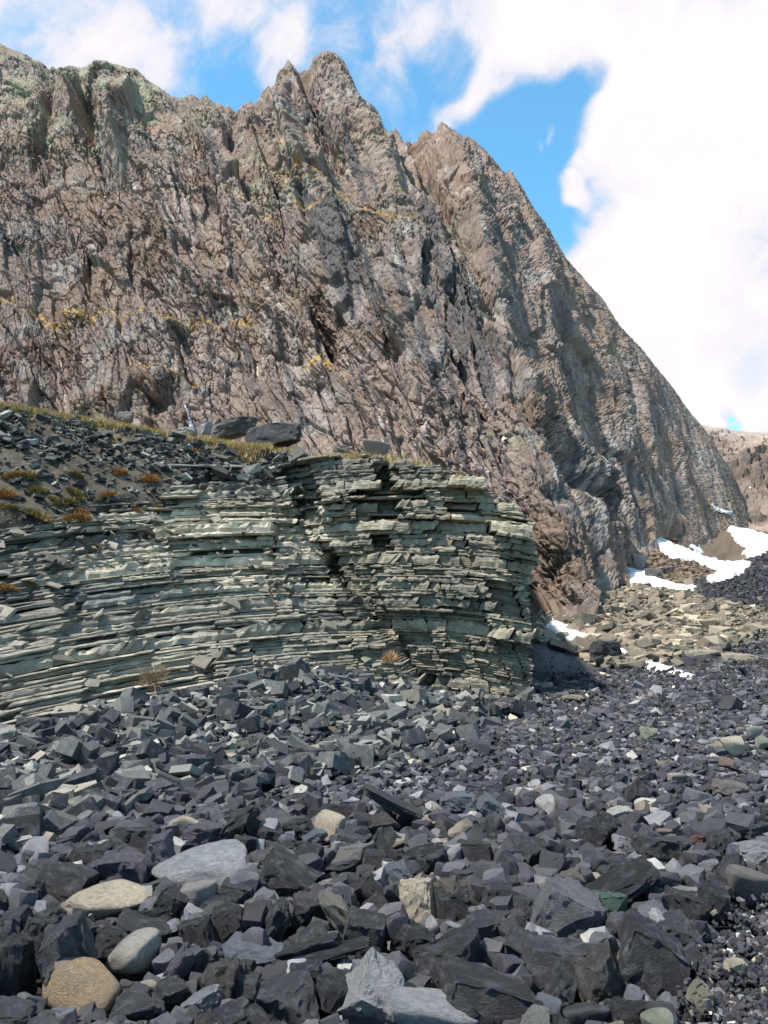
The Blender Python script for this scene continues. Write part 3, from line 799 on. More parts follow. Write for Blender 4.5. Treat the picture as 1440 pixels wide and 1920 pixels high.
JT, jo, last = None, None, -1
for q0, q1, pk in Q:
    qc = (q0 + q1) / 2
    hue = rng.rand()
    if pk != last:
        JT = new_joints(JT); last = pk; joff = rng.normal(0, .080, len(JT) + 2) + .07 * np.sin(np.arange(len(JT) + 2) * 1.3 + pk)
    xs_ = [-7.8]
    for j in JT:                                  # a bed keeps most joints of its packet and adds some of its own
        if rng.rand() < .93: xs_.append(j - .40 * (qc - 2) + rng.normal(0, .014))
        if rng.rand() < (.45 if j < -1.2 else .25): xs_.append(j + rng.uniform(.06, .30) - .40 * (qc - 2))
    xs_ = np.sort(np.array(xs_ + [2.6 + .8]))
    bed_off = rng.normal(0, .008)
    for x, x1 in zip(xs_[:-1], xs_[1:]):
        if x1 - x < .03 or x > 2.42: continue
        xm0 = (x + x1) / 2
        z = qc + bed(xm0)
        end = 2.46 + .03 * rng.randn() + (.07 if z > 2 else -.035 * (2 - z))
        x1 = min(x1, end)
        if x1 - x < .03 or x < -7.6: continue
        xm = (x + x1) / 2
        z = qc + bed(xm)
        zt = float(ztop(xm))
        onramp = 1.0 if (foot(xm) + z * 1.42 < cliff_y(xm) - .05 and xm < .75 - .84 * z + .1) else 0.0
        gap = rng.uniform(.001, .008)
        gnd = float(G(xm, yfront(np.array([xm]), np.array([z]))[0]))
        if z < gnd - .25 or z > zt + .03 * rng.randn(): continue
        s_ = float(soilmask(np.array([xm]), np.array([z]))[0])
        if rng.rand() < s_ * 1.05 - .02: continue
        ji = int(np.searchsorted(JT - .40 * (qc - 2), xm))
        off = float(joint_off(np.array([xm]), np.array([qc]), onramp)[0]) + joff[min(ji, len(joff) - 1)] + bed_off + rng.normal(0, .007 + .016 * onramp)
        rub = .03 + .22 * np.exp(-((z - 1.0) / 1.3) ** 2) * (xm < -1.8)
        if rng.rand() < rub: off += rng.uniform(.05, .25)
        if rng.rand() < .008: off -= rng.uniform(.02, .07)
        depth = .45 + (q1 - q0) * 1.4 * onramp + max(0, .5 - off) * .4
        if x1 > 2.25: depth = 2.2
        V, F = slab(x, x1 - gap, q0, q1, off, depth, rng.uniform(-.35, .35), 0, lean=onramp * rng.uniform(.5, 1.15))
        nn_ = float(perlin(xm * .45, z * .7, 0.3, 95)); n2_ = float(perlin(xm * .7 + 5, z * 1.6, 0.3, 96)); n3_ = float(perlin(xm * .25 + 9, z * 3.5, 0.3, 98))
        c = C1.copy()
        c = c + (C2 - c) * np.clip(.35 + 1.2 * n2_, 0, 1)
        cream = np.exp(-((z - 2.45) / .55) ** 2) * (xm < -.9) * (xm > -4.6) * 1.0 + np.exp(-((xm - 2.0) / .5) ** 2) * .6 + .25 * (hue > .8)
        c = c + (C3 - c) * np.clip(cream * (.85 + .8 * nn_) + .5 * n3_ + .06 * rng.randn(), 0, .9)
        c = c + (C4 - c) * np.clip((.25 + .5 * nn_) * (xm > -1.2) * (z < 1.6) - .7 * n3_ - .1 + .25 * (hue < .15), 0, .8)
        c = c + (C4 * 1.6 - c) * np.clip((xm < -4.2) * .30 + (z > 3.7) * .3, 0, .5)
        c = c + (C5 - c) * np.clip(.45 * (xm < -1) * (z < 1.5), 0, .6)
        c = c * rng.uniform(.86, 1.14) * (1.0 - .10 * onramp - .22 * onramp * float(sstep(-xm, 3.2, 5.0)))
        if xm > -.75: c = c + (np.array([.15, .135, .095]) * rng.uniform(.8, 1.25) - c) * .45
        c = c * np.array([1.045, 1.0, .975]) * 1.06
        slabs.append((V, F, c, (x1 - x) * (q1 - q0) / max(4, 9 + xm * .7 + z) ** 2, 'main'))
print('slabs', len(slabs), time.time() - T0)
order = np.argsort([-s[3] for s in slabs])


def one_color(V, c):
    """a bed's own colour, with thin paler and darker laminae"""
    zq = V[:, 2] - bed(V[:, 0])
    n_ = fbm(V[:, 0] * 1.5, V[:, 1] * 1.5, zq * 22, 3, 97)
    return np.clip(c[None] * (1 + .35 * n_[:, None]), .01, .8)


for i in order[:300]:
    V, F, c, _, _k = slabs[i]
    ctr = V.mean(0)
    o = link('slab', make_mesh('slab', V - ctr, F, M_out, one_color(V, c)), parent=outcrop); o.location = ctr
VV, FF, CC, nb = [], [], [], 0
for i in order[300:]:
    V, F, c, _, _k = slabs[i]
    VV.append(V); FF.append(F + nb); CC.append(np.repeat(c[None], len(V), 0)); nb += len(V)
VV = np.concatenate(VV); CC = one_color(VV, np.ones(3)) * np.concatenate(CC)
link('thin_beds', make_mesh('thin_beds', VV, np.concatenate(FF), M_out, CC), parent=outcrop, kind='stuff')
print('outcrop', time.time() - T0, len(VV))
# ------------------------------------------------------------------ stone shapes
rng = np.random.RandomState(23)
_ICO = {}


def ico(sub):
    if sub not in _ICO:
        import bmesh
        bm = bmesh.new(); bmesh.ops.create_icosphere(bm, subdivisions=sub, radius=1.0)
        bm.verts.ensure_lookup_table()
        _ICO[sub] = (np.array([v.co[:] for v in bm.verts]), np.array([[v.index for v in f.verts] for f in bm.faces])); bm.free()
    return _ICO[sub]


def rvec(n):
    v = rng.normal(size=(n, 3)); return v / np.linalg.norm(v, axis=1)[:, None]


def stone_planes(kind):
    if kind == 'angular':
        ax = np.array([[1, 0, 0], [-1, 0, 0], [0, 1, 0], [0, -1, 0], [0, 0, 1], [0, 0, -1]], float)
        n = ax + rng.normal(0, .28, (6, 3)); d = np.array([1, 1, .8, .8, .66, .66]) * rng.uniform(.80, 1.0, 6)
        m = rvec(9); dm = rng.uniform(.76, 1.02, 9)
        return np.concatenate([n, m]), np.concatenate([d, dm]), rng.uniform(22, 40)
    if kind == 'round':
        m = np.concatenate([rvec(9), np.array([[1, 0, 0], [-1, 0, 0], [0, 1, 0], [0, -1, 0], [0, 0, 1], [0, 0, -1]]) + rng.normal(0, .2, (6, 3))]); dm = rng.uniform(.76, 1.0, 15)
        return m, dm, rng.uniform(7, 13)
    if kind == 'slabby':
        ax = np.array([[1, 0, 0], [-1, 0, 0], [0, 1, 0], [0, -1, 0], [0, 0, 1], [0, 0, -1]], float)
        n = ax + rng.normal(0, .16, (6, 3)); d = np.array([1, 1, .72, .72, .38, .38])
        m = rvec(5); dm = rng.uniform(.85, 1.05, 5)
        return np.concatenate([n, m]), np.concatenate([d, dm]), rng.uniform(24, 40)
    if kind == 'wedge':          # pyramid-like top
        m = np.array([[.8, .1, .6], [-.8, .05, .62], [.1, .75, .55], [.05, -.85, .5], [.05, .05, -1], [0.5, -.6, .1], [-.6, -.5, -.1], [.4, .7, -.3]]) + rng.normal(0, .12, (8, 3))
        return m, np.array([.66, .66, .62, .60, .62, .85, .85, .85]), rng.uniform(22, 34)


def stone(kind, sub, rough=.05):
    D, F = ico(sub)
    n, d, p = stone_planes(kind)
    n = n / np.linalg.norm(n, axis=1)[:, None]
    q = np.maximum(D @ n.T, 0) / d
    r = (q ** p).sum(1) ** (-1 / p)
    V = D * r[:, None]
    o = rng.rand(3) * 50
    W = V + o
    nz = fbm(W[:, 0] * 2.2, W[:, 1] * 2.2, W[:, 2] * 2.2, 6 if sub > 3 else 3, 7, .6)
    # chipped hollows: shallow scoops bitten out of the faces
    for _ in range(5 if kind != 'round' else 1):
        c_ = rvec(1)[0]; c_ = c_ * rng.uniform(.95, 1.25); rad = rng.uniform(.35, .6)
        dd = np.linalg.norm(V - c_, axis=1)
        mk = dd < rad
        if kind != 'round': V[mk] = c_ + (V[mk] - c_) * ((rad * .55 + dd[mk] * .45) / np.maximum(dd[mk], .05))[:, None] * 1.0
    if kind != 'round':                    # broken planes where edges have spalled
        for _ in range(26 if sub > 2 else 8):
            k_ = rng.randint(len(V)); n_ = V[k_] / np.linalg.norm(V[k_]) + rng.normal(0, .38, 3); n_ /= np.linalg.norm(n_)
            lim_ = (V @ n_).max() * rng.uniform(.90, .985)
            ov = V @ n_ - lim_; m_ = ov > 0
            V[m_] -= ov[m_][:, None] * n_ * rng.uniform(.8, 1.0)
    else:
        V = V.copy()
    V = V * (1 + rough * nz)[:, None]
    V = V - (V.max(0) + V.min(0)) / 2
    return V, F


def fractured(kind, edge=.17, rough=.03, seg=2):
    """a block cut by fracture planes: flat faces, worn edges, fine broken relief"""
    import bmesh
    bm = bmesh.new(); bmesh.ops.create_cube(bm, size=2.0)
    if kind == 'wedge': hx_, hy_, hz_ = 1, .9, .9
    elif kind == 'slabby': hx_, hy_, hz_ = 1, .75, .4
    else: hx_, hy_, hz_ = 1, .85, .75
    for v in bm.verts: v.co = Vector((v.co.x * hx_ + rng.normal(0, .14), v.co.y * hy_ + rng.normal(0, .14), v.co.z * hz_ + rng.normal(0, .10)))
    bmesh.ops.triangulate(bm, faces=bm.faces[:])
    r_ = bmesh.ops.convex_hull(bm, input=bm.verts[:])
    cuts = []
    if kind == 'wedge':
        for n_ in ((.75, .2, .62), (-.7, -.1, .66), (.1, -.75, .55), (0, .8, .5)): cuts.append((np.array(n_) + rng.normal(0, .14, 3), rng.uniform(.42, .6)))
    for _ in range(9): cuts.append((rvec(1)[0], rng.uniform(.62, .98)))
    for n_, d_ in cuts:
        n_ = n_ / np.linalg.norm(n_); sup = max(Vector(n_).dot(v.co) for v in bm.verts)
        d_ = d_ * sup if kind != 'wedge' else min(d_, .95 * sup)
        g = bm.verts[:] + bm.edges[:] + bm.faces[:]
        q_ = bmesh.ops.bisect_plane(bm, geom=g, plane_co=Vector(n_ * d_), plane_no=Vector(n_), clear_outer=True)
        pts_ = [v.co.copy() for v in bm.verts]; bm.free(); bm = bmesh.new()
        for c_ in pts_: bm.verts.new(c_)
        bmesh.ops.remove_doubles(bm, verts=bm.verts[:], dist=.02)
        bmesh.ops.convex_hull(bm, input=bm.verts[:])
        lo_ = [v for v in bm.verts if not v.link_faces]
        if lo_: bmesh.ops.delete(bm, geom=lo_, context='VERTS')
    bmesh.ops.dissolve_limit(bm, angle_limit=R(7), verts=bm.verts[:], edges=bm.edges[:])
    try: bmesh.ops.bevel(bm, geom=bm.edges[:], offset=rng.uniform(.05, .12), segments=seg, profile=.6, affect='EDGES', clamp_overlap=True)
    except Exception: pass
    bmesh.ops.triangulate(bm, faces=bm.faces[:])
    for _ in range(6):
        el = [e_ for e_ in bm.edges if e_.calc_length() > edge]
        if not el or len(bm.faces) > 2600: break
        bmesh.ops.subdivide_edges(bm, edges=el, cuts=1)
        bmesh.ops.triangulate(bm, faces=bm.faces[:])
    bmesh.ops.remove_doubles(bm, verts=bm.verts[:], dist=.004)
    bm.normal_update(); bm.verts.index_update()
    V = np.array([v.co[:] for v in bm.verts]); Nv = np.array([v.normal[:] for v in bm.verts]); F = np.array([[v.index for v in f.verts] for f in bm.faces]); bm.free()
    for _ in range(4):                        # shallow scoops where flakes came off
        c_ = rvec(1)[0] * rng.uniform(.9, 1.15); rad = rng.uniform(.3, .55)
        dd = np.linalg.norm(V - c_, axis=1); mk = dd < rad
        V[mk] -= Nv[mk] * (.22 * rad * (1 - (dd[mk] / rad) ** 2))[:, None]
    W = V + rng.rand(3) * 50
    nz = fbm(W[:, 0] * 1.3, W[:, 1] * 1.3, W[:, 2] * 1.3, 2, 3) * .06 + fbm(W[:, 0] * 4, W[:, 1] * 4, W[:, 2] * 4, 4, 7, .62) * rough
    stp = perlin(W[:, 0] * 1.6, W[:, 1] * 1.6, W[:, 2] * 1.6, 9)
    nz = nz + .035 * np.sign(stp) * sstep(np.abs(stp), .02, .07)
    V = V + Nv * nz[:, None]
    return V - (V.max(0) + V.min(0)) / 2, F


def norm_shape(V):
    e = (V.max(0) - V.min(0)) / 2
    return V / e                          # half extents of one on each axis


def hull_stone(l, w, h, jit=.16, n=2):
    import bmesh
    pts = []
    for sx in (-1, 1):
        for sy in (-1, 1):
            for sz in (-1, 1):
                for _ in range(n):
                    pts.append((sx * l * (1 - abs(rng.normal(0, jit))), sy * w * (1 - abs(rng.normal(0, jit))), sz * h * (1 - abs(rng.normal(0, jit)))))
    bm = bmesh.new()
    vs = [bm.verts.new(p) for p in pts]
    r_ = bmesh.ops.convex_hull(bm, input=vs)
    bmesh.ops.delete(bm, geom=[g for g in r_['geom_interior'] if isinstance(g, bmesh.types.BMVert)], context='VERTS')
    loose = [v for v in bm.verts if not v.link_faces]
    if loose: bmesh.ops.delete(bm, geom=loose, context='VERTS')
    bmesh.ops.triangulate(bm, faces=bm.faces[:])
    bm.verts.index_update()
    V = np.array([v.co[:] for v in bm.verts]); F = np.array([[v.index for v in f.verts] for f in bm.faces]); bm.free()
    return V, F


def rotm(rx, ry, rz):
    return np.array(Euler((rx, ry, rz)).to_matrix())


LIB = {}
for kd, n_, sub in (('angular', 14, 4), ('wedge', 6, 4), ('round', 6, 4), ('slabby', 5, 4)):
    LIB[kd] = []
    for i in range(n_):
        V, F = stone(kd, sub, .03) if kd == 'round' else fractured(kd, .12, .045)
        LIB[kd].append(make_mesh(kd + '_stone', norm_shape(V), F, M_rock, smooth=(kd == 'round')))
for kd in ('angular', 'wedge', 'slabby'):
    for me in LIB[kd]:
        me.polygons.foreach_set('use_smooth', np.ones(len(me.polygons), bool)); me.set_sharp_from_angle(angle=R(24))
SL = []
for i in range(16):
    l = 1.0; w = rng.uniform(.28, .62); h = rng.uniform(.20, .42)
    V, F = hull_stone(l, w, h, .09, 2)
    SL.append((V, F, make_mesh('slate_prism', V, F, M_slate)))
LOW = [fractured('angular', .9, .02, 1) for _ in range(12)]; LOW = [(norm_shape(v), f) for v, f in LOW]
TINY = [hull_stone(1, rng.uniform(.6, .95), rng.uniform(.45, .8), .3, 1) for _ in range(14)]
CHIP = [hull_stone(1, rng.uniform(.45, .9), rng.uniform(.14, .32), .22, 1) for _ in range(14)]
PEB = [(norm_shape(stone('round', 1, .03)[0]), ico(1)[1]) for _ in range(8)]


def joined(name, items, mat, smooth=False, **kw):
    """items: (V, F, loc, rot3x3, scale3, colour)"""
    VV, FF, CC, nb = [], [], [], 0
    for V, F, loc, Rm, sc, c in items:
        VV.append((V * sc) @ Rm.T + loc); FF.append(F + nb); CC.append(np.repeat(np.asarray(c)[None], len(V), 0)); nb += len(V)
    me = make_mesh(name, np.concatenate(VV), np.concatenate(FF), mat, np.concatenate(CC), smooth)
    return link(name, me, kind='stuff', **kw)


# running surface of the rubble so that stones rest on one another
HX0, HX1, HY0, HY1, HR = -8.0, 9.0, 1.8, 18.0, .03
hxs = np.arange(HX0, HX1, HR); hys = np.arange(HY0, HY1, HR)
HMx, HMy = np.meshgrid(hxs, hys)
_cx = np.linspace(HX0, HX1, 90); _cy = np.linspace(HY0, HY1, 90)
_cg = G(*np.meshgrid(_cx, _cy))
fi = (HMx - HX0) / (_cx[1] - _cx[0]); fj = (HMy - HY0) / (_cy[1] - _cy[0])
i0 = np.clip(fi.astype(int), 0, 88); j0 = np.clip(fj.astype(int), 0, 88); fi -= i0; fj -= j0
GH = (_cg[j0, i0] * (1 - fi) + _cg[j0, i0 + 1] * fi) * (1 - fj) + (_cg[j0 + 1, i0] * (1 - fi) + _cg[j0 + 1, i0 + 1] * fi) * fj
HM = GH.copy()


def win(x, y, r):
    a = max(int((x - r - HX0) / HR), 0); b = min(int((x + r - HX0) / HR) + 2, HM.shape[1])
    c = max(int((y - r - HY0) / HR), 0); d = min(int((y + r - HY0) / HR) + 2, HM.shape[0])
    return slice(c, d), slice(a, b)


def gh(x, y):
    return GH[int(np.clip((y - HY0) / HR, 0, GH.shape[0] - 1)), int(np.clip((x - HX0) / HR, 0, GH.shape[1] - 1))]


def stamp(x, y, z, rx, ry, rz, yaw=0):
    w_ = win(x, y, max(rx, ry))
    dx, dy = HMx[w_] - x, HMy[w_] - y
    c_, s_ = math.cos(yaw), math.sin(yaw)
    d2 = ((dx * c_ + dy * s_) / rx) ** 2 + ((-dx * s_ + dy * c_) / ry) ** 2
    m = d2 < 1
    if m.any():
        h = z + rz * np.sqrt(1 - d2[m]) * .9
        sub = HM[w_]; sub[m] = np.maximum(sub[m], h)


def under(x, y, r):
    w_ = win(x, y, r * .8)
    s = HM[w_]
    return float(s.mean()) if s.size else 0.0


def ray_ground(px, py, lift=0.0):
    d = pix_dir(px, py)
    Y = np.geomspace(1.5, 160, 400)
    pts = np.array([0, 0, EYE])[None] + d[None] * (Y / d[1])[:, None]
    g = G(pts[:, 0], pts[:, 1]) + lift
    k = np.argmax(pts[:, 2] < g)
    if k == 0: return None
    a0, a1 = pts[k - 1, 2] - g[k - 1], pts[k, 2] - g[k]
    t = a0 / (a0 - a1 + 1e-9)
    return pts[k - 1] + (pts[k] - pts[k - 1]) * t


THINGS = []       # (object, px, py, w, landmark or None, tone, shape, family)
K = C_COAL
COLS = {'coal': (.028, .027, .031), 'coal2': (.038, .037, .041), 'dk': (.019, .019, .022), 'slate': (.058, .060, .066), 'grey': (.15, .155, .165), 'lgrey': (.38, .38, .39), 'bluegrey': (.16, .19, .22),
        'brownish': (.075, .066, .058), 'gbrown': (.21, .185, .16), 'tan': (.46, .33, .19), 'cream': (.68, .575, .42), 'palegrey': (.50, .46, .40), 'white': (.66, .63, .57), 'green': (.085, .17, .125), 'pink': (.36, .22, .18),
        'rust': (.20, .075, .05), 'lilac': (.115, .105, .13), 'yellow': (.45, .36, .17), 'orange': (.45, .25, .12), 'palegreen': (.36, .38, .27), 'beige': (.34, .30, .21), 'black': (.022, .022, .026)}


HBOX = []


def place(px, py, w, h, col, kind, idx, label, lm=None, yaw=None, tilt=0.0, name='boulder', cat='boulder', group=None, ground=None, depth=None, roll=None):
    """a stone of the size it shows, set on the ground where its foot shows"""
    g_ = ray_ground(px, min(py + h * .46, 2050), .07 if w < 75 else .03) if ground is None else np.array(P(px, py + h * .5, ground))
    if g_ is None: return None
    dist = g_[1]
    Wd = w / FPX * dist * 1.04; Hd = h / FPX * dist * 1.06
    dp = (depth or .85) * .5 * (Wd + Hd)
    ctr = P(px, py, dist + dp * .38)
    sc = (ctr[1]) / dist
    me = LIB[kind][idx % len(LIB[kind])]
    o = link(name, me, label=label, cat=cat, group=group)
    o.location = ctr
    yaw = (rng.choice([0, math.pi]) + rng.uniform(-.25, .25)) if yaw is None else yaw
    t_ = tilt
    Rm = Euler((rng.uniform(-.12, .12), R(t_), yaw)).to_matrix()
    # the tilted box is shrunk so that its outline keeps the size traced
    M3 = np.abs(np.array(Rm))
    ext = np.array([Wd, dp, Hd]) / 2 * sc
    k_ = M3 @ np.array([1, dp / Wd, Hd / Wd])
    s0 = ext.copy()
    for _ in range(4):
        got = M3 @ s0 * .93
        s0 *= np.clip(np.array([ext[0] / got[0], ext[1] / got[1], ext[2] / got[2]]), .7, 1.3) ** .7
    o.rotation_euler = Rm.to_euler(); o.scale = s0
    c = np.array(COLS[col] if isinstance(col, str) else col) * rng.uniform(.92, 1.08)
    o.color = (*c, 1)
    HBOX.append((px, py, w / 2, h / 2, ctr[1]))
    if dist < 17: stamp(ctr[0], ctr[1], ctr[2], ext[0], ext[1], ext[2], 0)
    THINGS.append([o, px, py, w, lm, None, None, name])
    return o


